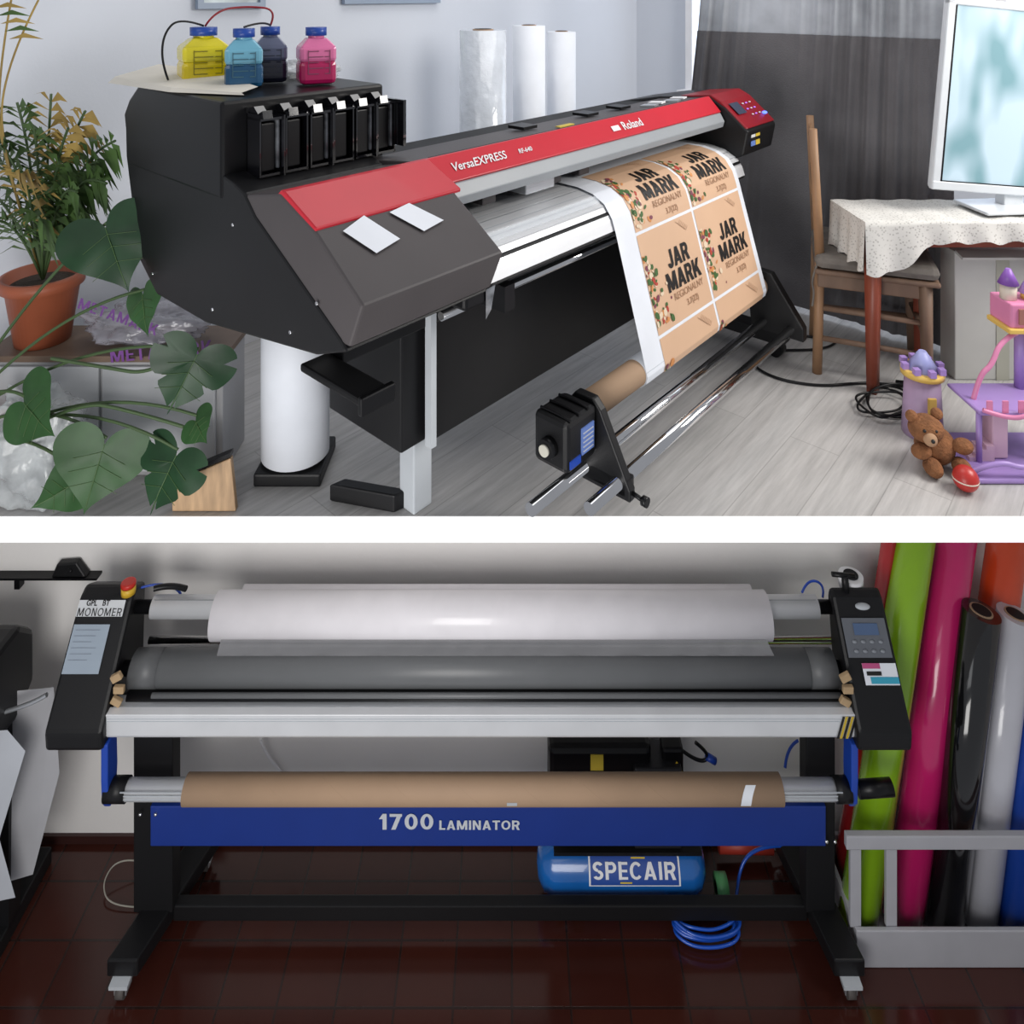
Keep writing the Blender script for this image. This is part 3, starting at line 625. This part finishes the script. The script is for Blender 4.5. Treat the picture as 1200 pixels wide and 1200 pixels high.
def leaf(px,py,Y,size,ang,notch=False,mat=gl,tilt=.3,yaw=.3,sq=1):
    c=W(px,py,Y); o2=leaf2d(notch); v=[]
    rings=(.34,.68,1)
    def hz_(x,y): return -.16*(x*x)+.12*abs(x)-.07*(y-.2)**2+.015*math.sin(9*y+5*abs(x))
    v.append(Vector((0,.25,hz_(0,.25))))
    for sc_ in rings:
        for x,y in o2:
            X=x*sc_*sq; Yy=(y-.25)*sc_+.25; v.append(Vector((X,Yy,hz_(X,Yy))))
    n=len(o2); f=[(0,1+i,1+(i+1)%n) for i in range(n)]
    for r_ in range(2): f+=[(1+r_*n+i,1+(r_+1)*n+i,1+(r_+1)*n+(i+1)%n,1+r_*n+(i+1)%n) for i in range(n)]
    mt=Matrix.Rotation(ang,3,'Y')@Matrix.Rotation(yaw,3,'Z')@Matrix.Rotation(math.pi/2-tilt,3,'X')
    sz=size*Y/F
    o=mesh('leaf',[mt@(p*sz) for p in v],f,mat,mp_,smooth=True); o.location=c
    vp=[c+mt@(Vector((0,y,hz_(0,y)+.012))*sz) for y in (.35,.1,-.2,-.5,-.85)]
    tube('leaf_midrib',vp,.0011,vein,mp_)
    for y,sg in ((.2,1),(.2,-1),(-.05,1),(-.05,-1),(-.35,1),(-.35,-1)):
        tube('leaf_side_vein',[c+mt@(Vector((x,y+abs(x)*-.35,hz_(x,y-abs(x)*.35)+.012))*sz) for x in (0,sg*.25,sg*.5)],.0007,vein,mp_)
    return c, c+mt@(Vector((0,.35,0))*sz)
ST=Vector((-1.66,2.19,.25))
L=[(130,286,2.10,60,math.radians(-22),False,gl,.2,.3),(168,358,2.12,36,math.radians(-30),False,gl2,.5,-.4),(222,434,2.10,54,math.radians(28),True,gl,.25,.3),
(36,482,2.10,48,math.radians(-62),False,gl2,.5,.1),(116,542,2.09,58,math.radians(15),False,gl2,.25,.2),(198,552,2.09,50,math.radians(18),True,gl,.3,-.3),(78,572,2.08,38,math.radians(75),False,gl2,.6,.2),(232,500,2.1,26,math.radians(-50),False,gl2,.8,.2)]
for i,a_ in enumerate(L):
    c,b_=leaf(*a_)
    mid=(ST+b_)/2+Vector((0,0,.10+.03*(i%3)))
    tube('stem',[ST+Vector((0,0,-.02*i)),mid,b_+Vector((0,.01,.01))],.0045,stemm,mp_)
lathe('pot',[(.08,0),(.10,.20),(.11,.20),(.11,.22),(.095,.22),(.09,.19),(0,.19)],(ST.x,ST.y+.05,.001),M('terracotta',(.42,.13,.06),.6),mp_)
for s_ in ([(-10,520),(90,470),(150,480),(215,500)],[(60,420),(120,430),(180,440),(215,410)]):
    tube('vine',[W(x,y,2.13) for x,y in s_],.005,stemm,mp_)
pa=R('potted_palm'); pc=Vector((-1.52,2.395,.381))
terr=M('terracotta_pot',(.34,.09,.04),.5,noise=.1)
lathe('pot',[(.080,0),(.106,.175),(.120,.178),(.122,.215),(.110,.215),(.104,.18),(0,.18)],pc,terr,pa)
ball('soil',pc+Vector((0,0,.18)),.10,M('soil',(.03,.02,.012),.9,bump=.6),pa,s=(1,1,.15))
pg=M('palm_green',(.050,.10,.022),.5,noise=.45); py_=M('palm_yellow',(.34,.23,.06),.6,noise=.3)
rnd=random.Random(3)
def frond(base,tip,lift,nl,ll,mats,u0=.25):
    base=Vector(base);tip=Vector(tip); pts=[]
    for i in range(15):
        u=i/14; p=base.lerp(tip,u)+Vector((0,0,lift*math.sin(math.pi*u)*.9)); pts.append(p)
    tube('frond_stem',pts,.004,stemm,pa)
    v=[];f=[]
    for i in range(nl):
        u=u0+(1-u0)*i/nl; k=u*14; a_=min(13,int(k)); p=pts[a_].lerp(pts[a_+1],k-a_); d=(pts[a_+1]-pts[a_]).normalized()
        side=d.cross(Vector((0,1,0))).normalized()
        for sg in (-1,1):
            out=(side*sg*.7+d*.7+Vector((0,rnd.uniform(-.35,.1),rnd.uniform(-.55,.0)))).normalized(); l_=ll*(.6+.5*math.sin(math.pi*u))*rnd.uniform(.8,1.25); w_=Vector(out.cross(Vector((0,1,0)))).normalized()*.0095
            k0=len(v); q1=p+out*l_*.5+w_+Vector((0,0,.01)); q2=p+out*l_*.5-w_; q3=p+out*l_+Vector((0,0,-l_*.4))
            v+= [p,q1,q3,q2]; f.append((k0,k0+1,k0+2,k0+3))
    mesh('frond_leaflets',v,f,mats,pa)
cz=pc+Vector((0,0,.19))
for (x,y,Y,lf,m_) in ((100,130,2.30,.10,py_),(135,165,2.25,.12,pg),(125,215,2.2,.14,pg),(20,120,2.35,.1,pg),(60,110,2.35,.05,py_),(-30,150,2.3,.1,pg),(-60,230,2.3,.15,pg),(105,250,2.25,.1,pg),(15,200,2.2,.12,py_),(70,190,2.3,.08,pg),(45,255,2.2,.08,pg),(-20,260,2.2,.08,pg),(80,150,2.3,.1,py_),(115,190,2.25,.12,pg),(0,170,2.3,.1,pg),(90,225,2.2,.12,pg),(40,150,2.3,.1,pg)):
    frond(cz,W(x,y,Y),lf,13,.105,m_)
for (x,y) in ((-5,-20),(15,-10),(45,0)):
    tube('dry_branch',[cz,W(0,180,2.3),W(-5+x*.2,80,2.3),W(x,y,2.3)],.003,py_,pa)
for i in range(5):
    p0=W(-10+i*5,10+i*9,2.29); mesh('dry_leaf',[p0,p0+Vector((.05,0,.02)),p0+Vector((.11,0,.0)),p0+Vector((.05,0,.005))],[(0,1,2,3)],pg if i%2 else py_,pa)
# ================= LAMINATOR
LM=R('laminating_machine')
def slope(x,f,off=.003):
    return Vector((x,2.62-.20*f-.818*off,-.639-.284*f+.576*off))
hp=[(2.72,-.66),(2.66,-.622),(2.62,-.639),(2.42,-.923),(2.425,-.985),(2.46,-1.005),(2.70,-1.0)]
hpr=[(2.665,-.66),(2.65,-.622),(2.62,-.639),(2.42,-.923),(2.425,-.985),(2.46,-1.005),(2.60,-1.0)]
prism('housing_left',hp,-1.535,-1.345,black,LM,bevel=.012)
prism('housing_right',hpr,1.135,1.315,black,LM,bevel=.012)
def spatch(name,x0,x1,f0,f1,mat,off=.004,sk=0): return quad(name,[slope(x0,f0,off),slope(x1,f0,off),slope(x1+sk,f1,off),slope(x0+sk,f1,off)],mat,LM)
UPV=Vector((0,.20,.284))
spatch('label_monomer',-1.528,-1.365,.02,.15,M('label_paper',(.6,.62,.64),.6))
place('label_monomer_text',blocktext('MONOMER',.022,gap=.16,thin=.6),slope(-1.447,.115,.005),(1,0,0),UPV,ink,LM)
text('label_upper_text','GPL   BT',.022,slope(-1.46,.045,.005),(1,0,0),UPV,ink,LM,bold=.02)
gp=M('grey_sticker',(.30,.36,.43),.5); spatch('info_sticker',-1.525,-1.400,.21,.58,gp)
for i in range(6): spatch('info_line',-1.515,-1.43-.01*(i%3),.25+i*.045,.254+i*.045,M('info_ink',(.18,.21,.26),.5),.005)
cyl('emergency_base',(-1.37,2.64,-.64),(-1.37,2.64,-.615),.024,M('yellow_plastic',(.65,.4,.03),.4),LM); cyl('emergency_button',(-1.37,2.64,-.615),(-1.37,2.64,-.598),.025,M('estop_red',(.5,.02,.01),.35),LM,bevel=.005)
spatch('control_plate',1.15,1.300,.16,.46,M('control_grey',(.13,.14,.16),.35),.006)
spatch('control_lcd',1.185,1.27,.20,.29,M('lcd_blue',(.08,.13,.24),.2),.009)
for i in range(4):
    for j in range(2):
        ball('control_key',slope(1.18+.03*i,.34+.07*j,.008),.008,M('key_grey',(.25,.27,.3),.4),LM,s=(1,.7,.6))
ball('control_logo_disc',slope(1.235,.07,.003),.026,steelg,LM,s=(1,.5,.35))
spatch('sticker_white',1.19,1.305,.50,.66,paper,.005); spatch('sticker_pink',1.19,1.25,.50,.54,M('sticker_magenta',(.5,.08,.22),.5),.006); spatch('sticker_blue',1.21,1.305,.60,.65,M('sticker_cyan',(.04,.35,.5),.5),.006); spatch('sticker_dark',1.20,1.25,.56,.59,ink,.007)
def hx(name,p0,p1,pyc,Y,half,mat,**k):
    tn=(pyc-HZ)/F; r=half*Y/F/math.sqrt(1+tn*tn); z=WZ(pyc,Y)
    return cyl(name,(WX(p0,Y),Y,z),(WX(p1,Y),Y,z),r,mat,LM,**k),r,z
hx('top_shaft',180,957,711,2.64,15,alul,seg=16)
hx('top_shaft_core',160,985,711,2.64,9,black2)
for i in range(4): hx('shaft_groove',181,956,703+i*5,2.622,1.0,alu,seg=6)
_,rr,zz=hx('laminate_film_roll',253,899,721,2.62,31,whitev,seg=64)
hx('film_roll_core',250,902,721,2.62,17,kraft)
hx('rear_liner_roll',285,880,698,2.74,14,whitev)
hx('steel_shaft',175,985,750,2.66,5.5,chrome)
gr=M('silicone_grey_roller',(.14,.145,.15),.38); _,r2_,z2_=hx('pressure_roller_upper',158,976,783,2.56,25,gr,seg=64)
hx('roller_end_left',158,190,783,2.5595,25.3,M('roller_end_grey',(.10,.103,.107),.45),seg=64); hx('roller_end_right',945,976,783,2.5595,25.3,MC['roller_end_grey'],seg=64)
hx('pressure_roller_axle',140,996,783,2.56,10,black2)
hx('pressure_roller_lower',150,990,826,2.585,16,blackmatte)
hx('guide_bar',150,990,816,2.505,8,black2)
hx('tension_bar',178,985,815,2.495,4,gr)
v=[];f=[]; NX=120
p0y,p0z=2.62-rr*.93,zz-rr*.40; p1y,p1z=2.56-r2_*.25,z2_+r2_*1.0
for j in range(7):
    u=j/6
    for i in range(NX+1):
        w=i/NX; x=WX(265-4*u,2.6)+(WX(893+8*u,2.6)-WX(265-4*u,2.6))*w
        v.append((x,p0y+(p1y-p0y)*u-.0035*math.sin(w*95+3*math.sin(w*13)+u)*(1-u)*u*4,p0z+(p1z-p0z)*u))
for j in range(6):
    for i in range(NX): k=j*(NX+1)+i; f.append((k,k+1,k+NX+2,k+NX+1))
mesh('film_web',v,f,M('film_translucent',(.26,.26,.27),.12,alpha=.68,coat=1),LM,smooth=True)
zt=WZ(838,2.45); zb=WZ(866,2.45)
prism('feed_table_front',[(2.45,zt),(2.475,zt+.004),(2.475,zb+.006),(2.455,zb),(2.45,zb+.01)],WX(122,2.45),WX(1004,2.45),alul,LM,bevel=.002)
prism('feed_table_top',[(2.475,zt+.004),(2.51,zt+.01),(2.51,zt-.02),(2.475,zt-.02)],WX(128,2.45),WX(998,2.45),alu,LM)
for i,dz in enumerate((.012,.020)): box(f'table_groove_{i}',WX(123,2.45),WX(1003,2.45),2.4485,2.45,zt-dz-.0015,zt-dz,steelg,LM)
for i in range(5): 
    x=WX(980,2.45)+i*.010; quad('hazard_stripe',[(x,2.447,zb+.004),(x+.008,2.447,zb+.004),(x+.028,2.447,zt-.003),(x+.020,2.447,zt-.003)],M('hazard_yellow',(.6,.42,.03),.5) if i%2 else ink,LM)
wd=M('wedge_wood',(.42,.29,.16),.6,noise=.2)
for px in (131,984):
    for k,py in enumerate((792,806,820)): p=W(px+3*(k%2),py,2.48); box('wood_wedge',p.x,p.x+.035,2.47,2.485,p.z-.014,p.z+.010,wd,LM,bevel=.003,rot=(0,.5*(k-1),0))
for px,sg in ((127,1),(1000,-1)):
    x=WX(px,2.46); prism('blue_side_arm',[(2.44,-.98),(2.50,-.98),(2.505,-1.10),(2.50,-1.16),(2.485,-1.20),(2.46,-1.205),(2.445,-1.18),(2.44,-1.10)],x-.015,x+.008,bluep,LM,bevel=.004)
    cyl('arm_hub',(x-.01,2.47,-1.158),(x+sg*.06,2.47,-1.158),.034,black,LM)
    cyl('arm_hub_ring',(x+sg*.055,2.47,-1.158),(x+sg*.075,2.47,-1.158),.028,black2,LM)
cyl('tension_knob',(WX(1005,2.47),2.47,-1.158),(WX(1045,2.47),2.47,-1.15),.024,black2,LM)
cyl('core_shaft',(WX(146,2.47),2.47,-1.158),(WX(983,2.47),2.47,-1.158),.030,alul,LM,seg=12)
for dz in (-.012,.0,.012): 
    for a,b_ in ((146,217),(915,983)): box('core_shaft_groove',WX(a,2.47),WX(b_,2.47),2.4385,2.441,-1.15+dz,-1.147+dz,steelg,LM)
cyl('cardboard_core',(WX(218,2.47),2.47,-1.158),(WX(915,2.47),2.47,-1.158),.041,kraft,LM,seg=56)
def onT(px,ang,r=.0417): return Vector((WX(px,2.43),2.47-r*math.cos(ang),-1.158+r*math.sin(ang)))
v=[];f=[]
for i in range(9): 
    an=1.05-1.35*i/8; d=-8*i/8-2*math.sin(i*.4); v+=[onT(876+d,an),onT(888+d,an)]
for i in range(8): f.append((2*i,2*i+1,2*i+3,2*i+2))
mesh('core_tape_piece',v,f,paper,LM,smooth=True)
mesh('core_tape_small',[onT(594,-.0),onT(606,-.0),onT(606,-.30),onT(594,-.30)],[(0,1,2,3)],steelg,LM)
for i in range(9):
    x0=225+i*75; tube('core_seam',[onT(x0+60*k/8,1.5-2.6*k/8,.0410) for k in range(9)],.0006,M('seam_brown',(.36,.24,.15),.7),LM)
zb0,zb1=WZ(945,2.52),WZ(992,2.52)
bl=M('blue_painted_panel',(.008,.035,.24),.42)
box('blue_panel',WX(176,2.52),WX(968,2.52),2.52,2.535,zb1,zb0,bl,LM,bevel=.003)
wt=M('panel_lettering',(.60,.63,.67),.5)
me=blocktext('1700',.054,gap=.14,sx=1.18,thin=.9); place('panel_number',me,(WX(476,2.52),2.5175,WZ(962,2.52)),(1,0,0),(0,0,1),wt,LM)
me=blocktext('LAMINATOR',.032,gap=.13,sx=1.09,thin=.9); place('panel_word',me,(WX(562,2.52),2.5175,WZ(966,2.52)),(1,0,0),(0,0,1),wt,LM)
for px in (165,183,968,978): ball('panel_bolt',(WX(px,2.52),2.517,WZ(953 if px%2 else 985,2.52)),.006,chrome,LM)
for x0,x1 in ((-1.30,-1.165),(1.01,1.11)):
    box('leg_post',x0,x1,2.536,2.60,LF+.11,-.95,blackmatte,LM,bevel=.005)
for sg,(xf,xb) in ((1,(-1.27,-1.145)),(-1,(1.10,1.03))):
    v=[]
    for (xc,y) in ((xf,2.405),(xb,2.78)):
        for dx in (-.05,.05):
            for z in (LF+.065,LF+.12): v.append((xc+dx,y,z))
    mesh('foot_beam',v,[(0,1,3,2),(4,6,7,5),(0,4,5,1),(2,3,7,6),(0,2,6,4),(1,5,7,3)],black,LM,bevel=.005,fix=True)
    for xc,y in ((xf,2.41),(xb,2.76)):
        box('caster_plate',xc-.03,xc+.03,y-.03,y+.03,LF+.055,LF+.066,steelg,LM)
        cyl('caster_wheel',(xc-.013,y,LF+.027),(xc+.013,y,LF+.027),.026,M('caster_grey',(.10,.09,.085),.5),LM,seg=24)
        for d in (-.018,.018): box('caster_fork',xc+d-.002,xc+d+.002,y-.016,y+.02,LF+.02,LF+.058,alu,LM)
box('cross_beam',-1.17,1.02,2.55,2.585,WZ(1080,2.55),WZ(1062,2.55),black,LM,bevel=.004)
box('rear_cross_beam',-1.14,1.02,2.70,2.72,-1.0,-.93,blackmatte,LM)
for x,y1 in ((-1.45,2.69),(1.22,2.60)): box('housing_strut',x-.05,x+.05,2.50,y1,-1.03,-.99,blackmatte,LM)
box('under_table_beam',-1.3,1.1,2.56,2.60,-.99,-.93,blackmatte,LM)
tube('blue_air_tube_right',[W(940,694,2.66),W(945,682,2.7),W(958,680,2.7),W(966,690,2.7),W(964,700,2.68)],.004,bluep,LM)
tube('blue_air_tube_left',[W(150,694,2.66),W(175,684,2.7),W(205,686,2.7),W(212,696,2.68)],.004,bluep,LM)
tube('black_lever_left',[W(180,690,2.66),W(200,684,2.68),W(218,690,2.66)],.010,black2,LM)
tube('air_tube_down',[W(920,900,2.7),W(922,875,2.74),W(935,868,2.76)],.005,bluep,LM)
q=R('tape_dispenser'); p=W(997,690,2.69); cyl('tape_roll',(p.x,2.69,-.655),(p.x,2.69,-.615),.042,white,q); cyl('tape_core',(p.x,2.69,-.615),(p.x,2.69,-.611),.025,blackmatte,q)
cyl('cutter_post',(p.x-.04,2.64,-.64),(p.x-.045,2.64,-.575),.012,black,q); cyl('cutter_arm',(p.x-.09,2.64,-.572),(p.x-.01,2.64,-.580),.008,black2,q)
# ================= COMPRESSOR
CP=R('air_compressor'); cb_=M('compressor_blue',(.010,.12,.42),.25,coat=.6,noise=.1)
x0,x1=WX(629,2.68),WX(826,2.68); zc=LF+.106; r=.083
lathe('tank',[(0,-.5*(x1-x0)),(r*.5,-.5*(x1-x0)+.005),(r*.85,-.5*(x1-x0)+.025),(r,-.5*(x1-x0)+.06),(r,.5*(x1-x0)-.06),(r*.85,.5*(x1-x0)-.025),(r*.5,.5*(x1-x0)-.005),(0,.5*(x1-x0))],((x0+x1)/2,2.69,zc),cb_,CP,axis='X')
def onK(x,ang,rr=.084): return Vector((x,2.69-rr*math.cos(ang),zc+rr*math.sin(ang)))
def kpatch(name,a,b,a0,a1,mat,rr):
    v=[];f=[]
    for i in range(13):
        an=a0+(a1-a0)*i/12; v+= [onK(a,an,rr),onK(b,an,rr)]
    for i in range(12): f.append((2*i,2*i+1,2*i+3,2*i+2))
    return mesh(name,v,f,mat,CP,smooth=True)
xa,xb=WX(690,2.62),WX(797,2.62)
kpatch('label_border',xa,xb,.14,1.14,white,.0845); kpatch('label_field',xa+.006,xb-.006,.18,1.10,M('label_blue',(.02,.07,.32),.4),.0852)
me=blocktext('SPECAIR',.042,gap=.13,thin=.85); slice_y(me,.006)
wdt=max(v.co.x for v in me.vertices)-min(v.co.x for v in me.vertices); kx=(xb-xa-.03)/wdt
for vv in me.vertices: 
    an=.62+vv.co.y/.084; vv.co=onK((xa+xb)/2+vv.co.x*kx,an,.0866+vv.co.z)
link('label_text',me,white,CP)
kpatch('label_swoosh',(xa+xb)/2-.052,(xa+xb)/2-.010,.24,.29,M('swoosh_yellow',(.7,.5,.05),.4),.0858); kpatch('label_swoosh_top',(xa+xb)/2-.01,(xa+xb)/2+.04,.95,1.0,MC['swoosh_yellow'],.0858)
kpatch('spec_sticker',WX(690,2.65),WX(745,2.65),1.25,1.5,white,.0845); kpatch('spec_sticker_yellow',WX(748,2.65),WX(775,2.65),1.25,1.5,MC['yellow_label'],.0845)
for x in (x0+.08,x1-.08): box('tank_foot',x-.012,x+.012,2.62,2.76,LF+.001,LF+.045,black,CP)
for y in (2.64,2.74): cyl('transport_wheel',(x0+.13,y,LF+.035),(x0+.16,y,LF+.035),.034,black2,CP)
box('motor_platform',x0+.06,x1-.02,2.64,2.76,zc+r-.004,zc+r+.008,black,CP)
cyl('motor',(x0+.08,2.70,-1.46),(x0+.30,2.70,-1.46),.085,black,CP,bevel=.01)
box('cylinder_head',x0+.35,x0+.52,2.65,2.76,zc+r+.008,-1.28,M('compressor_dark',(.03,.03,.035),.4,.5),CP,bevel=.006)
for i in range(6): box('cooling_fin',x0+.34,x0+.53,2.64,2.77,-1.47+i*.03,-1.462+i*.03,black2,CP)
box('fan_cover',WX(642,2.7),WX(762,2.7),2.67,2.76,-1.40,-1.225,black2,CP,bevel=.02)
box('warning_label',WX(692,2.67),WX(707,2.67),2.667,2.67,WZ(902,2.67),WZ(884,2.67),MC['yellow_label'],CP)
box('air_filter',WX(775,2.7),WX(800,2.7),2.68,2.74,-1.38,-1.24,black2,CP,bevel=.01)
w_=W(793,900,2.67); mesh('warning_triangle',[w_+Vector((-.025,0,-.02)),w_+Vector((.025,0,-.02)),w_+Vector((0,0,.025))],[(0,1,2)],MC['hazard_yellow'],CP)
tube('pressure_pipe',[W(800,880,2.7),W(820,895,2.7),W(834,885,2.7),W(815,870,2.7)],.006,black2,CP)
cyl('valve_knob',W(828,886,2.7),W(838,892,2.7),.012,bluep,CP)
hz=R('air_hose'); bh=M('hose_blue',(.008,.08,.48),.3,coat=.4)
def fw(px,py,z=.01): Y=(HC-LF)*F/(py-HZ); p=Vector((WX(px,Y),Y,LF+z)); return p
cc=fw(828,1094); pts=[]
for i in range(130):
    an=i*.42; rr_=.098+.020*math.sin(i*.31); pts.append(cc+Vector((rr_*1.1*math.cos(an)+.010*math.sin(i*.11),rr_*.46*math.sin(an)+.006*math.sin(i*.17),.006+.00030*i+.004*abs(math.sin(i)))))
tube('coil',pts,.0048,bh,hz)
tube('hose_run',[cc+Vector((.1,.03,.04)),W(862,1060,2.66),W(868,1010,2.70),W(890,992,2.72),W(935,990,2.74),W(960,1000,2.76)],.0055,bh,hz)
q=R('paint_roller'); cyl('red_sleeve',(WX(842,2.79),2.79,LF+.05),(WX(905,2.79),2.79,LF+.045),.022,M('sleeve_red',(.38,.035,.02),.5),q); cyl('handle_rod',(WX(905,2.79),2.79,LF+.045),(WX(925,2.79),2.79,LF+.03),.007,alu,q)
q=R('tape_roll'); lathe('ring',[(.022,-.02),(.040,-.02),(.040,.02),(.022,.02),(.022,-.02)],(WX(845,2.67),2.665,LF+.041),M('green_tape',(.10,.34,.13),.5),q,axis='X')
tube('white_cable',[fw(170,1020,.03),fw(140,1022,.06),fw(118,1045,.03),fw(130,1068,.01),fw(175,1066,.01)],.0022,M('cord_cream',(.35,.33,.28),.5),R('extension_cord'))
# ================= ROLL RACK
RK=R('vinyl_storage_rack'); rw=M('rack_white',(.42,.42,.45),.5,noise=.05)
XA,XB=WX(1000,2.50),2.19
box('base_front',XA,XB,2.476,2.49,LF+.001,LF+.125,rw,RK,bevel=.003); box('base_back',XA,XB,2.76,2.772,LF+.001,LF+.125,rw,RK); box('base_floor',XA,XB,2.49,2.76,LF+.001,LF+.012,rw,RK); box('base_end',XA,XA+.012,2.49,2.76,LF+.012,LF+.125,rw,RK)
box('rail_front',XA-.03,XB,2.484,2.505,WZ(994,2.49),WZ(978,2.49),rw,RK,bevel=.003)
for px in (1003,1045,1250): box('rack_post',WX(px,2.49)-.018,WX(px,2.49)+.018,2.491,2.504,LF+.12,-1.385,rw,RK)
def vroll(px0,px1,top,w,Y,Yt,col,name='vinyl_roll',rgh=.25):
    q=R(name); m_=M('vinyl_%.2f_%.2f_%.2f'%col,col,rgh,coat=.6); zb_=LF+.016
    r_=w/2*Y/F
    a_=Vector((WX(px0,Y),Y,zb_+.006)); d=Vector((WX(px1,Yt),Yt,WZ(top,Yt)))
    cyl('roll_body',a_,d,r_,m_,q,seg=40); u=(d-a_).normalized()
    cyl('core_end',d,d+u*.003,r_*.6,kraft,q,seg=24); cyl('core_hollow',d+u*.003,d+u*.005,r_*.5,blackmatte,q,seg=24)
vroll(1004,1076,612,43,2.57,2.775,(.27,.50,.015))
vroll(1057,1124,612,43,2.59,2.775,(.58,.012,.14))
vroll(1106,1150,716,41,2.57,2.62,(.006,.006,.007),rgh=.12)
vroll(1146,1190,720,39,2.59,2.65,(.55,.55,.60))
vroll(1188,1226,730,38,2.57,2.64,(.008,.055,.36))
vroll(1124,1184,612,42,2.69,2.78,(.60,.055,.008))
vroll(985,1046,612,18,2.71,2.80,(.45,.02,.025))
# ================= LOWER-LEFT plotter, shelf
q=R('vinyl_cutter_plotter'); 
prism('body',[(2.40,-.76),(2.46,-.70),(2.58,-.70),(2.66,-.78),(2.66,-.96),(2.58,-1.02),(2.44,-1.0),(2.39,-.92)],-2.15,-1.715,black,q,bevel=.02)
mesh('hanging_sheet',[(-2.1,2.43,-.95),(-1.68,2.46,-.95),(-1.62,2.46,-1.02),(-1.70,2.45,-1.30),(-1.66,2.47,-1.52),(-2.1,2.44,-1.58)],[(0,1,2,3,4,5)],M('sheet_bluegrey',(.46,.48,.52),.6),q)
mesh('media_sheet',[(-2.1,2.50,-.90),(-1.60,2.58,-.92),(-1.58,2.58,-1.22),(-1.66,2.56,-1.55),(-2.1,2.50,-1.62)],[(0,1,2,3,4)],M('sheet_grey',(.42,.42,.44),.5),q)
box('leg',-1.80,-1.73,2.54,2.60,LF+.05,-1.0,black,q); box('foot',-1.80,-1.73,2.42,2.78,LF+.001,LF+.06,black,q,bevel=.005); tube('rail',[(-2.1,2.50,-1.0),(-1.70,2.50,-.95),(-1.58,2.51,-.88)],.007,alu,q)
q=R('wall_shelf'); zs=WZ(678,2.81); box('ledge',-2.2,-1.58,2.81,2.849,zs-.008,zs,black2,q); box('bracket',-1.9,-1.88,2.82,2.849,zs-.05,zs-.008,black2,q)
q=R('desk_speaker'); xs=WX(81,2.82); mesh('shell',[(xs-.065,2.812,zs+.001),(xs+.07,2.812,zs+.001),(xs+.07,2.845,zs+.001),(xs-.065,2.845,zs+.001),(xs-.045,2.816,zs+.05),(xs+.03,2.816,zs+.055),(xs+.03,2.845,zs+.055),(xs-.045,2.845,zs+.05)],[(0,3,2,1),(4,5,6,7),(0,1,5,4),(1,2,6,5),(2,3,7,6),(3,0,4,7)],black,q,bevel=.006,fix=True); ball('dial',(xs+.01,2.812,zs+.028),.006,black2,q)
tube('loop',[W(305,866,2.80),W(312,885,2.82),W(330,905,2.83),W(345,930,2.83)],.005,white,R('hanging_cable'))
# ================= recentre roots
bpy.context.view_layer.update()
for e in ROOTS:
    pts=[o.matrix_world@Vector(c) for o in e.children_recursive if o.type=='MESH' for c in o.bound_box]
    if not pts: continue
    c=Vector(((min(p.x for p in pts)+max(p.x for p in pts))/2,(min(p.y for p in pts)+max(p.y for p in pts))/2,min(p.z for p in pts)))
    e.location=c
    for o in e.children: o.location=o.location-c
# ================= LIGHTS
def area(name,loc,target,size,en,col=(1,1,1),sy=None):
    l=bpy.data.lights.new(name,'AREA'); l.energy=en; l.color=col; l.size=size
    if sy: l.shape='RECTANGLE'; l.size_y=sy
    o=bpy.data.objects.new(name,l); sc.collection.objects.link(o); o.location=loc
    o.rotation_euler=(Vector(target)-Vector(loc)).to_track_quat('-Z','Y').to_euler(); return o
area('light_window_upper',(3.0,2.0,2.2),(0.2,3.0,.4),1.3,84,(1,.965,.92))
area('light_overhead_fill_upper',(.4,3.0,3.2),(.4,3.4,0),1.8,26,(1,.98,.96))  # added overhead fill
area('light_fill_upper',(-1.6,.2,2.6),(0,2.8,.5),1.6,12,(.97,.98,1))  # added fill above and left of the camera, out of view
area('light_fill_lower',(-.8,.0,-.1),(-.3,2.85,-.65),1.4,44,(1,.98,.96))  # added front fill through the open side, brightens the lower room
w=bpy.data.worlds.new('world'); sc.world=w; w.use_nodes=True
w.node_tree.nodes['Background'].inputs[0].default_value=(.90,.93,1,1); w.node_tree.nodes['Background'].inputs[1].default_value=.35
# ================= CAMERA
cd=bpy.data.cameras.new('camera'); cam=bpy.data.objects.new('camera',cd); sc.collection.objects.link(cam)
cam.location=(0,0,HC); cam.rotation_euler=(math.pi/2,0,0)
cd.sensor_width=36; cd.lens=F/1200*36; cd.shift_x=0; cd.shift_y=-(600-HZ)/1200; cd.clip_start=.05
sc.camera=cam
